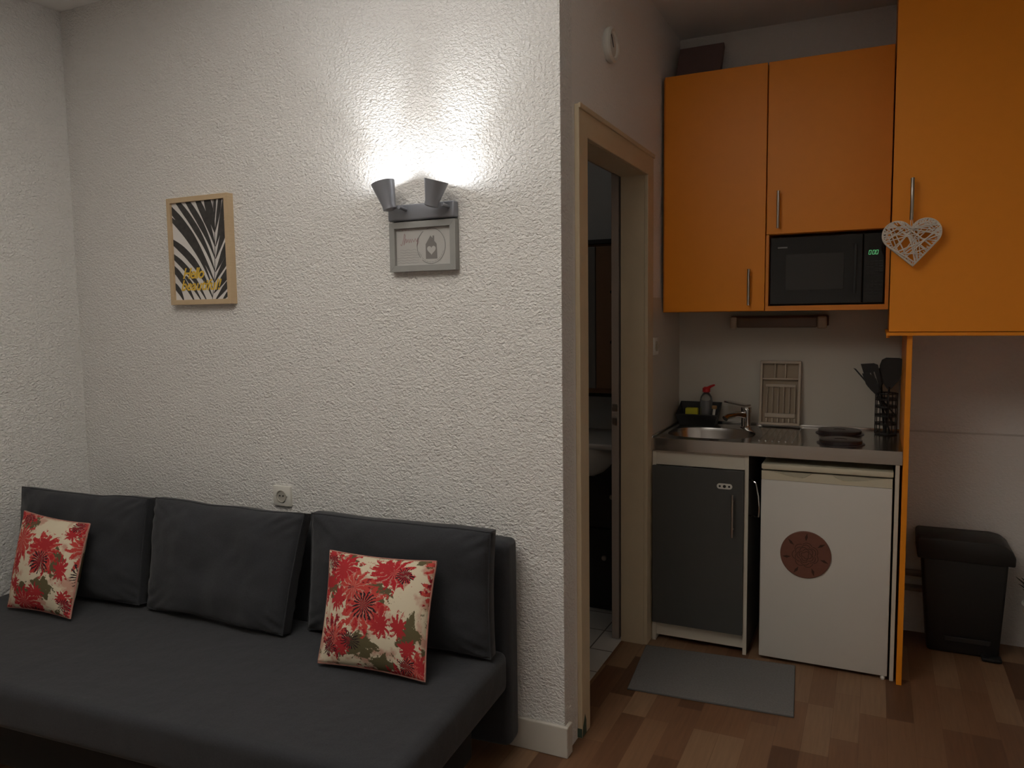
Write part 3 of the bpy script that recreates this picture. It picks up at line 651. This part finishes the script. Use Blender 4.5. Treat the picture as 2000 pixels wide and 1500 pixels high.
tag(MB().box(0, 0.200, 0, 0.030, 0, 0.235, 0.002, M=Matrix.Translation((0.020, 1.345, 2.451)) @ Matrix.Rotation(math.radians(-30), 4, 'X')).build('storage_box', M_plum), 'dark plum flat box leaning on top of the left orange cabinet', 'box')
ul = thing('under_cabinet_light', (0.475, 1.52, 1.352), 'unlit strip light fixed under the orange cabinets above the tap', 'lamp')
MB().box(0.262, 0.684, 1.470, D-0.007, 1.366, 1.414, 0.006, 3).build('housing', M_tube, ul, True)
MB().box(0.292, 0.640, 1.452, 1.4695, 1.360, 1.408, 0.007, 3).build('diffuser', M_tube, ul, True)
for x in (0.262, 0.640): MB().box(x, x+0.030 if x < .4 else x+0.040, 1.448, 1.4695, 1.355, 1.410, 0.008, 3).build('end_cap', M_rack, ul, True)

# ------------------------------------------------------------------ sink counter
YK, ZK = 0.985, 0.900
ct = thing('sink_counter', (0.5, 1.26, 0.848), 'stainless steel counter with round sink and two hotplates', 'counter')
bcx, bcy, brx, bry = 0.225, 1.225, 0.185, 0.165
top = MB(); N = 96; cx0, cx1, cy0, cy1 = 0.012, 0.980, YK, D-0.006
angs = sorted([2*math.pi*k/N for k in range(N)]+[math.atan2(y-bcy, x-bcx) % (2*math.pi) for x in (cx0, cx1) for y in (cy0, cy1)])
def outer(a):
    dx, dy = math.cos(a), math.sin(a); t = min([(cx1-bcx)/dx if dx > 1e-9 else 1e9, (cx0-bcx)/dx if dx < -1e-9 else 1e9, (cy1-bcy)/dy if dy > 1e-9 else 1e9, (cy0-bcy)/dy if dy < -1e-9 else 1e9])
    return (bcx+dx*t, bcy+dy*t)
def inner(a, k=1.0):
    c, s_ = math.cos(a), math.sin(a); q = (abs(c/brx)**2.6+abs(s_/bry)**2.6)**(-1/2.6)*k; return (bcx+c*q, bcy+s_*q)
R0 = [top.bm.verts.new((*outer(a), ZK-0.004)) for a in angs]; R1 = [top.bm.verts.new((*outer(a), ZK)) for a in angs]; R2 = [top.bm.verts.new((*inner(a, 1.05), ZK)) for a in angs]; R3 = [top.bm.verts.new((*inner(a, 1.0), ZK-0.004)) for a in angs]
for A_, B_ in ((R0, R1), (R1, R2), (R2, R3)):
    for k in range(len(angs)):
        j = (k+1) % len(angs); top.bm.faces.new((A_[k], A_[j], B_[j], B_[k]))
top.box(cx0, cx1, YK, YK+0.012, 0.848, ZK-0.0042, 0.0).box(cx0, cx1, D-0.018, D-0.0065, ZK-0.004, ZK+0.010, 0.003).box(cx0, cx0+0.010, YK+0.01, D-0.02, ZK-0.004, ZK+0.008, 0.003)
for k in range(6): top.tube([(0.45+k*0.026, 1.07, ZK), (0.45+k*0.026, 1.45, ZK)], 0.003, 8)
top.build('worktop', M_steel, ct, True, 30)
bs = MB(); prev = None
for k_, z in ((1.0, ZK-0.004), (0.97, ZK-0.02), (0.93, ZK-0.10), (0.82, ZK-0.135), (0.15, ZK-0.145)):
    r = [bs.bm.verts.new((*inner(a, k_), z)) for a in angs]
    if prev:
        for k in range(len(angs)): bs.bm.faces.new((prev[k], prev[(k+1) % len(angs)], r[(k+1) % len(angs)], r[k]))
    prev = r
bs.bm.faces.new(prev); bs.build('basin', M_steel, ct, True, 50, recalc=False)
for x, y, r in ((0.745, 1.385, 0.088), (0.760, 1.110, 0.080)):
    MB().lathe([(r+0.010, 0), (r+0.010, 0.003), (r+0.004, 0.005), (r, 0.005), (r, 0.016), (r-0.004, 0.018), (0.025, 0.018), (0.022, 0.016), (0, 0.016)], (x, y, ZK-0.0005), (0, 0, 1), 48, True, False).build('hotplate', M_hot, ct, True, 30)
# tap
tp = thing('tap', (0.345, 1.425, ZK), 'chrome mixer tap with flat lever standing behind the sink', 'tap')
MB().lathe([(0.026, 0), (0.026, 0.004), (0.022, 0.008), (0.022, 0.070), (0.024, 0.075), (0.024, 0.095)], (0.345, 1.425, ZK), (0, 0, 1), 28).build('body', M_chrome, tp, True)
MB().tube([(0.343, 1.42, ZK+0.058), (0.31, 1.38, ZK+0.066), (0.275, 1.325, ZK+0.060), (0.268, 1.315, ZK+0.052)], [0.016, 0.014, 0.013, 0.014], 16).build('spout', M_chrome, tp, True)
MB().prism([(-0.022, 0), (0.022, 0), (0.016, 0.125), (-0.016, 0.125)], 'z', 0, 0.009, 0.002).build('tmp', M_chrome)
o = bpy.data.objects['tmp']; o.name = 'lever'; o.data.name = 'lever'; o.data.transform(Matrix.Translation(Vector((0.345, 1.432, ZK+0.098))-ROOTLOC[tp.name]) @ Matrix.Rotation(math.radians(62), 4, 'Z') @ Matrix.Rotation(math.radians(5), 4, 'X') @ Matrix.Translation((0, -0.005, 0)) @ Matrix.Translation((0, 0.06, 0)))
o.parent = tp; o.location = (0, 0, 0)

# dish rack standing on end against the backsplash
dr = thing('dish_rack', (0.483, 1.51, ZK+0.001), 'cream plastic dish rack stood upright against the backsplash', 'dish rack')
LM = Matrix.Translation((0.393, 1.474, ZK+0.011)) @ Matrix.Rotation(math.radians(-7), 4, 'X')
def rb_box(m, x0, x1, z0, z1, y0, y1, bev=0.002): m.box(x0, x1, y0, y1, z0, z1, bev, 2, LM)
w_, h_ = 0.180, 0.298
r = MB(); rb_box(r, 0, 0.012, 0, h_, 0, 0.03, 0.004); rb_box(r, w_-0.012, w_, 0, h_, 0, 0.03, 0.004); rb_box(r, 0, w_, 0, 0.012, 0, 0.03, 0.004); rb_box(r, 0, w_, h_-0.014, h_, 0, 0.03, 0.004)
r.build('rim', M_rack, dr, True)
r = MB(); rb_box(r, 0.010, w_-0.010, 0.012, h_-0.012, 0.024, 0.030, 0.0)
r.build('tray', mat('rack_tray', (0.36, 0.28, 0.19), 0.5), dr)
r = MB(); rb_box(r, 0.012, w_-0.012, h_-0.088, h_-0.080, 0.002, 0.028); 
for x in (0.066, 0.112): rb_box(r, x-0.003, x+0.003, h_-0.082, h_-0.012, 0.004, 0.028)
r.build('cutlery_divider', M_rack, dr, True)
r = MB()
for k in range(6):
    x = 0.034+k*0.0245; rb_box(r, x-0.0022, x+0.0022, 0.055, 0.178, 0.004, 0.026); rb_box(r, x-0.004, x+0.004, 0.012, 0.032, 0.004, 0.026)
rb_box(r, 0.025, w_-0.022, 0.035, 0.055, 0.016, 0.026); rb_box(r, 0.025, w_-0.022, 0.176, 0.190, 0.016, 0.026)
r.build('plate_slots', M_rack, dr, True)

# sink caddy and what stands in it
cd = thing('sink_caddy', (0.12, 1.455, ZK), 'black plastic caddy holding sponge and bottle in the counter corner', 'caddy')
bx = lambda z, k: (0.122-k*0.098, 0.122+k*0.098, 1.455-k*0.055, 1.455+k*0.055)
cm = MB()
def ringbox(k, z, ins=0): return [cm.bm.verts.new((0.122+sx*(k*0.098-ins), 1.452+sy*(k*0.058-ins), z if sy > 0 or z < ZK+0.01 else z-0.045)) for sx, sy in ((-1, -1), (1, -1), (1, 1), (-1, 1))]
q = [ringbox(0.82, ZK+0.001), ringbox(1.0, ZK+0.100), ringbox(1.0, ZK+0.100, 0.003), ringbox(0.82, ZK+0.004, 0.003)]
for A_, B_ in zip(q, q[1:]):
    for k in range(4): cm.bm.faces.new((A_[k], A_[(k+1) % 4], B_[(k+1) % 4], B_[k]))
cm.bm.faces.new(list(reversed(q[0]))); cm.bm.faces.new(q[3]); cm.build('tray', M_black, cd)
cmr = MB().tube([(0.025, 1.395, ZK+0.053), (0.219, 1.395, ZK+0.053), (0.219, 1.509, ZK+0.102), (0.025, 1.509, ZK+0.102)], 0.003, 8, closed=True).build('rim', M_black, cd, True)
tag(MB().box(0.062, 0.122, 1.425, 1.455, ZK+0.0065, ZK+0.082, 0.006).build('sponge', M_sponge, None, True), 'yellow sponge standing in the black sink caddy', 'sponge')
bt = thing('soap_bottle', (0.156, 1.456, ZK+0.005), 'clear washing-up bottle with red cap in the black caddy', 'bottle')
MB().lathe([(0.027, 0), (0.030, 0.004), (0.030, 0.110), (0.026, 0.130), (0.016, 0.146), (0.012, 0.150)], (0.156, 1.456, ZK+0.005), (0, 0, 1), 28).build('body', M_clear, bt, True)
MB().lathe([(0.014, 0), (0.018, 0.003), (0.018, 0.020), (0.010, 0.026)], (0.156, 1.456, ZK+0.1555), (0, 0, 1), 20).tube([(0.158, 1.456, ZK+0.172), (0.178, 1.453, ZK+0.185), (0.196, 1.451, ZK+0.192)], [0.009, 0.006, 0.004], 10).build('cap', M_red, bt, True)
db = thing('dish_brush', (0.196, 1.45, ZK+0.006), 'small washing-up brush with pale handle in the caddy\'s right end', 'brush')
MB().tube([(0.192, 1.418, ZK+0.012), (0.200, 1.425, ZK+0.080)], 0.006, 10).build('handle', M_wplast, db, True)
MB().box(0.189, 0.211, 1.415, 1.435, ZK+0.0805, ZK+0.097, 0.004).build('bristles', mat('orange_bristles', (0.45, 0.25, 0.10), 0.8), db)

# utensil holder and utensils
UX, UY, UR = 0.925, 1.425, 0.043
uh = thing('utensil_holder', (UX, UY, ZK), 'round black wire basket full of utensils beside the hotplates', 'holder')
m = MB()
for z in (0.004, 0.045, 0.050, 0.080, 0.085, 0.118, 0.123, 0.150, 0.155): m.tube([(UX+UR*math.cos(2*math.pi*k/28), UY+UR*math.sin(2*math.pi*k/28), ZK+z) for k in range(28)], 0.0022, 6, closed=True)
for k in range(8):
    a = 2*math.pi*k/8+.2; m.tube([(UX+UR*math.cos(a), UY+UR*math.sin(a), ZK+0.003), (UX+UR*math.cos(a), UY+UR*math.sin(a), ZK+0.178)], 0.0022, 6)
m.tube([(UX+UR*math.cos(2*math.pi*k/28), UY+UR*math.sin(2*math.pi*k/28), ZK+0.178) for k in range(28)], 0.003, 6, closed=True)
m.build('wire_cage', M_black, uh, True)
MB().lathe([(UR, 0.0005), (UR, 0.004)], (UX, UY, ZK), (0, 0, 1), 28).build('base_plate', M_black, uh)
def utensil(name, foot, tip, headpts, label, hw=0.0045, slots=None):
    """handle runs from foot towards tip; headpts outline (across, along) in metres from the tip of the handle"""
    foot, tip = Vector(foot), Vector(tip); d = (tip-foot).normalized(); sd = d.cross(Vector((0, -1, 0))).normalized(); nn = sd.cross(d)
    t = thing(name, foot, label, 'utensil', 'black kitchen utensils in the wire basket')
    MB().tube([foot, tip], hw, 8).build('handle', M_black, t, True)
    mm = MB(); P = lambda p, o_: tip+sd*p[0]+d*p[1]+nn*o_
    F_ = [mm.bm.verts.new(P(p, 0.0018)) for p in headpts]; B_ = [mm.bm.verts.new(P(p, -0.0018)) for p in headpts]
    mm.bm.faces.new(F_); mm.bm.faces.new(list(reversed(B_)))
    for k in range(len(headpts)): mm.bm.faces.new((F_[k], B_[k], B_[(k+1) % len(headpts)], F_[(k+1) % len(headpts)]))
    h = mm.build('head', M_black, t)
    if slots:
        sl = MB()
        for s0 in slots: sl.quad(P((s0-0.0022, 0.03), .0021), P((s0+0.0022, 0.03), .0021), P((s0+0.0022, 0.085), .0021), P((s0-0.0022, 0.085), .0021))
        sl.build('slots', mat('slot_grey', (0.30, 0.27, 0.24), 0.7), h)
f0 = ZK+0.006
utensil('turner', (0.925, 1.438, f0), (0.934, 1.438, 1.105), [(-0.008, -0.01), (0.008, -0.01), (0.036, 0.030), (0.043, 0.055), (0.043, 0.122), (0.030, 0.125), (-0.020, 0.124), (-0.036, 0.114), (-0.043, 0.090), (-0.042, 0.055), (-0.034, 0.030)], 'broad black turner, tallest and rightmost in the wire basket')
utensil('slotted_spatula', (0.942, 1.414, f0), (0.888, 1.414, 1.085), [(-0.006, -0.01), (0.006, -0.01), (0.026, 0.03), (0.034, 0.110), (0.020, 0.121), (-0.030, 0.132), (-0.030, 0.03)], 'black slotted spatula with two light slots, left of the broad turner', slots=(-0.004, 0.011))
utensil('serving_spoon', (0.955, 1.399, 0.945), (0.886, 1.399, 1.082), [(-0.006, -0.01), (0.006, -0.01), (0.020, 0.025), (0.024, 0.055), (0.008, 0.090), (-0.016, 0.098), (-0.022, 0.05), (-0.016, 0.02)], 'black serving spoon lowest of the leaning utensils')
utensil('skewer_fork', (0.960, 1.4255, 0.985), (0.880, 1.4255, 1.082), [(-0.003, -0.01), (0.003, -0.01), (0.003, 0.125), (-0.003, 0.135)], 'thin black utensil sticking out furthest left from the basket', 0.003)
utensil('ladle', (0.920, 1.452, f0), (0.902, 1.452, 1.12), [(-0.006, -0.01), (0.006, -0.01), (0.020, 0.02), (0.022, 0.05), (0.0, 0.066), (-0.022, 0.05), (-0.020, 0.02)], 'black ladle hidden between the broad turner and slotted spatula')

# ------------------------------------------------------------------ base cabinet
bc = thing('base_cabinet', (0.22, 1.27, 0), 'sink base cabinet with dark grey door and white edges', 'cabinet')
MB().box(0.019, 0.035, 1.000, D-0.007, 0, 0.846).box(0.035, 0.404, 1.004, 1.018, 0.784, 0.846).box(0.035, 0.404, 1.03, D-0.02, 0.085, 0.100).build('carcass', M_carc, bc)
MB().box(0.405, 0.420, 1.000, 1.004, 0, 0.8455).build('edge_strip', M_carc, bc)
MB().box(0.4045, 0.4195, 1.0045, D-0.007, 0, 0.8455).build('side_panel', M_grey_side, bc)
MB().box(0.0355, 0.4035, 1.016, 1.028, 0.022, 0.084).build('plinth', M_carc, bc)
dd = MB().box(0.0225, 0.404, 0.984, 1.000, 0.087, 0.781, 0.001).build('door', M_grey_door, bc)
bar_handle(dd, 0.363, 0.984, 0.508, 0.686, 0.0045)
lk = MB()
o_ = [(0.327+sx*0.020+0.0115*math.cos(a)*1, 0.714+0.0115*math.sin(a)) for sx, r_ in ((1, (-90, 90)), (-1, (90, 270))) for a in [math.radians(r_[0]+(r_[1]-r_[0])*k/10) for k in range(11)]]
lk.prism(o_, 'y', 0.9815, 0.9845, 0.0006); lk = lk.build('lock_plate', M_wplast, dd)
lh = MB()
for x, r_ in ((0.308, .0045), (0.327, .0065), (0.346, .0045)): lh.lathe([(r_, 0), (r_, 0.0008)], (x, 0.9815, 0.714), (0, -1, 0), 14)
lh.build('screw_holes', M_black, lk)
MB().tube([(0.4195, 1.02, 0.742), (0.432, 1.012, 0.742), (0.448, 1.005, 0.735), (0.460, 0.998, 0.68), (0.464, 0.996, 0.62), (0.462, 0.998, 0.596), (0.4195, 1.02, 0.592)], 0.0035, 8).build('side_handle', M_chrome, bc, True)

# ------------------------------------------------------------------ refrigerator
fr = thing('refrigerator', (0.71, 1.25, 0), 'small white refrigerator with aged cream handle strip under the counter', 'refrigerator')
MB().box(0.476, 0.950, 1.032, 1.50, 0.020, 0.795, 0.004).build('cabinet', M_white, fr)
MB().box(0.472, 0.952, 0.986, 1.50, 0.7975, 0.820, 0.004).build('lid', M_creamp, fr, True)
fd = MB().box(0.472, 0.950, 0.985, 1.028, 0.016, 0.7565, 0.004).build('door', M_white, fr, True)
def scoop(xa, xb, dep, flip):
    n = 14; pts = []
    for k in range(n+1):
        t = k/n; u = t if not flip else 1-t
        pts.append((xa+(xb-xa)*t, 0.792-dep*(math.sin(math.pi*min(1, u*0.62))**1.3 if u < 0.81 else math.sin(math.pi*0.5022)**1.3*(1-(u-0.81)/0.19))))
    return pts
top_line = [(0.473, 0.792)]+scoop(0.500, 0.665, 0.020, False)+scoop(0.735, 0.930, 0.020, True)+[(0.949, 0.792)]
MB().prism(top_line+[(0.949, 0.757), (0.473, 0.757)], 'y', 0.984, 0.998).build('handle_strip', M_creamp, fd)
MB().box(0.474, 0.948, 0.998, 1.026, 0.757, 0.7905).build('grip_recess', M_creamd, fd)
for x in (0.50, 0.925): MB().lathe([(0.014, 0), (0.014, 0.021)], (x, 1.06, 0), (0, 0, 1), 14).build('foot', M_wplast, fr)
MB().lathe([(0.007, 0), (0.009, 0.008), (0.006, 0.016)], (0.935, 0.995, 0.0), (0, 0, 1), 12).build('hinge_pin', M_wplast, fr)
tv = thing('rose_trivet', (0.646, 0.984, 0.368), 'round brown wooden disc with carved rose on the fridge door', 'decoration')
MB().lathe([(0.092, 0), (0.0955, 0.001), (0.0955, 0.005), (0.093, 0.007), (0, 0.007)], (0.646, 0.985, 0.464), (0, -1, 0), 56, True, False).build('disc', M_rose, tv, True, 30)
ro = MB(); ry = 0.9776
for i, rr in enumerate((0.010, 0.018, 0.026, 0.035, 0.044)):
    npet = 3+i
    for k in range(npet):
        a0 = 2*math.pi*k/npet+i*0.7; stroke(ro, [(0.646+(rr+0.006*math.sin(math.pi*q/9))*math.cos(a0+q/9*5.6/npet), 0.464+(rr+0.006*math.sin(math.pi*q/9))*math.sin(a0+q/9*5.6/npet)) for q in range(10)], 0.0022, ry)
for k in range(7):
    a = 2*math.pi*k/7+0.35+1.2; ca, sa = math.cos(a), math.sin(a); c = (0.646+0.072*ca, 0.464+0.072*sa)
    ro.poly([(c[0]-0.016*ca, ry, c[1]-0.016*sa), (c[0]+0.006*sa, ry, c[1]-0.006*ca), (c[0]+0.017*ca+0.004*sa, ry, c[1]+0.017*sa-0.004*ca), (c[0]-0.005*sa, ry, c[1]+0.005*ca)])
ro.build('carving', M_rosed, tv)
tag(MB().box(0.9575, 0.972, 0.990, D-0.007, 0, 0.8475, 0.001).build('support_panel', M_carc), 'thin upright white panel right of the fridge holding the counter', 'panel')

# ------------------------------------------------------------------ mat, bin, plant, pipes
fm = MB().prism([(0.015, 0.919), (0.054, 0.512), (0.650, 0.548), (0.617, 0.968)], 'z', 0.0005, 0.006, 0.001)
fm = thing('floor_mat', (0.334, 0.737, 0.0), 'grey rectangular floor mat in front of the sink cabinet', 'mat'), fm
rootm, mm_ = fm; mm_.build('pile', M_mat, rootm)
MB().tube([(0.016, 0.918, 0.004), (0.055, 0.513, 0.004), (0.649, 0.549, 0.004), (0.616, 0.967, 0.004)], 0.003, 6, closed=True).build('hem', mat('mat_hem', (0.13, 0.127, 0.123), 0.9), rootm)
bn = thing('pedal_bin', (1.235, 1.43, 0), 'black plastic pedal bin under the right overhead cabinet', 'bin')
t = bmesh.new()
for z, xa, xb, ya, yb in ((0.0, 1.105, 1.365, 1.360, 1.515), (0.405, 1.075, 1.385, 1.345, 1.530)):
    for x, y in ((xa, ya), (xb, ya), (xb, yb), (xa, yb)): t.verts.new((x, y, z))
v = list(t.verts); t.faces.new(v[3::-1]); t.faces.new(v[4:8])
for k in range(4): t.faces.new((v[k], v[(k+1) % 4], v[4+(k+1) % 4], v[4+k]))
bmesh.ops.bevel(t, geom=list(t.edges), offset=0.012, segments=3, profile=0.5, affect='EDGES')
MB().merge(t).build('body', M_black, bn, True)
MB().prism([(1.058, 0.400), (1.055, 0.478), (1.064, 0.488), (1.335, 0.490), (1.370, 0.482), (1.395, 0.462), (1.407, 0.435), (1.406, 0.400)], 'y', 1.335, 1.538, 0.006).build('lid', mat('bin_lid_black', (0.016, 0.015, 0.0145), 0.5), bn, True)
MB().box(1.300, 1.372, 1.315, 1.365, 0.004, 0.018, 0.005).build('pedal', M_black, bn, True)
MB().prism([(1.165, 0.075), (1.335, 0.075), (1.330, 0.055), (1.170, 0.055)], 'y', 1.3515, 1.362, 0.002).build('grip_ledge', mat('bin_lid_black', (0.022, 0.021, 0.020), 0.5), bn)
for z in (0.272, 0.205):
    tag(MB().tube([(1.001, D-0.016, z), (1.38, D-0.016, z)], 0.0145, 14).build('wall_pipe', M_pipe, None, True), ('upper' if z > .25 else 'lower')+' of two horizontal painted pipes low on the wall behind the bin', 'pipe', 'painted pipes behind the bin')
po = thing('potted_plant', (1.530, 1.36, 0), 'pale pot with dark spiky leaves at the right edge beside the black bin', 'plant')
MB().lathe([(0.055, 0), (0.060, 0.006), (0.092, 0.235), (0.097, 0.250), (0.090, 0.252), (0.086, 0.225), (0, 0.222)], (1.530, 1.36, 0), (0, 0, 1), 28, True, False).build('pot', M_wplast, po, True)
lf = MB(); rnd = random.Random(3)
for k in range(26):
    a = rnd.uniform(0, 6.28); l = rnd.uniform(0.12, 0.24)*(0.72 if math.cos(a) < -0.2 else 1); b0 = Vector((1.530+0.03*math.cos(a), 1.36+0.03*math.sin(a), 0.222)); tp_ = b0+Vector((math.cos(a)*l*0.55, math.sin(a)*l*0.45, l*0.75)); md_ = (b0+tp_)/2+Vector((0, 0, 0.03))
    lf.tube([b0, md_, tp_], [0.004, 0.006, 0.0008], 5)
lf.build('leaves', M_leafp, po, True)

# ------------------------------------------------------------------ bathroom things seen through the doorway
vn = thing('vanity_unit', (-0.53, 1.44, 0.002), 'dark bathroom vanity with white basin seen through the doorway', 'vanity')
MB().box(-0.90, -0.16, 1.225, 1.649, 0.03, 0.795, 0.003).box(-0.88, -0.18, 1.24, 1.64, 0.002, 0.03).build('cabinet', M_vanity, vn)
for z0, z1 in ((0.42, 0.66), (0.06, 0.405)):
    dw = MB().box(-0.53, -0.165, 1.207, 1.2245, z0, z1, 0.002).build('drawer', M_vanity, vn)
    MB().lathe([(0.005, 0), (0.005, 0.012), (0.013, 0.018), (0.011, 0.026)], (-0.225 if z0 > .3 else -0.265, 1.207, 0.573 if z0 > .3 else 0.275), (0, -1, 0), 16).build('knob', M_steel_h, dw, True)
bsn = MB(); prev = None
for k in range(10):
    a = math.pi/2*k/9; rz = 0.805-0.19*math.sin(a); q = math.cos(a)**0.6 if k < 9 else 0.05
    ring_ = [bsn.bm.verts.new((-0.50+0.36*q*math.cos(2*math.pi*j/40), min(1.35+0.21*q*math.sin(2*math.pi*j/40), 1.62), rz)) for j in range(40)]
    if prev:
        for j in range(40): bsn.bm.faces.new((prev[j], prev[(j+1) % 40], ring_[(j+1) % 40], ring_[j]))
    prev = ring_
bsn.bm.faces.new(prev); bsn.box(-0.90, -0.15, 1.16, 1.648, 0.7965, 0.826, 0.012, 3)
bsn.build('basin', M_ceram, vn, True, 50)
mc = thing('bathroom_cabinet', (-0.55, 1.55, 1.035), 'brown and grey wooden cabinet above the bathroom basin', 'cabinet')
MB().box(-0.90, -0.19, 1.452, 1.649, 1.035, 1.778, 0.003).build('body', M_brownw, mc)
MB().box(-0.92, -0.17, 1.43, 1.649, 1.7785, 1.80, 0.002).build('cornice', mat('cornice_dark', (0.05, 0.05, 0.05), 0.4), mc)
MB().box(-0.90, -0.392, 1.436, 1.4515, 1.06, 1.765, 0.002).build('grey_door', M_mirror, mc)
wd = MB().box(-0.388, -0.192, 1.436, 1.4515, 1.06, 1.765, 0.002).build('wooden_door', M_brownw, mc)
for z in (1.293, 1.54): MB().lathe([(0.008, 0), (0.010, 0.012)], (-0.300, 1.436, z), (0, -1, 0), 14).build('knob', M_black, wd)
MB().box(-0.92, -0.17, 1.50, 1.649, 1.012, 1.0345, 0.002).build('shelf', M_vanity, mc)
bl = thing('bathroom_fill', (-0.7, 0.75, H-0.07), 'added unseen ceiling light brightening the dark bathroom', 'lamp')  # added helper light, not itself seen through the doorway
MB().lathe([(0.09, 0.069), (0.09, 0.05), (0.07, 0.02), (0.0, 0.01)], (-0.7, 0.75, H-0.07), (0, 0, 1), 28, True, False).build('dome', mat('fill_dome', (0.8, 0.8, 0.78), 0.4), bl, True)
ld = bpy.data.lights.new('bathroom_fill_glow', 'AREA'); ld.shape = 'DISK'; ld.size = 0.16; ld.energy = BATHROOM_FILL; ld.color = (1.0, 0.97, 0.92)
lo = bpy.data.objects.new('bathroom_fill_glow', ld); COL.objects.link(lo); lo.parent = bl; lo.location = (0, 0, 0.004)
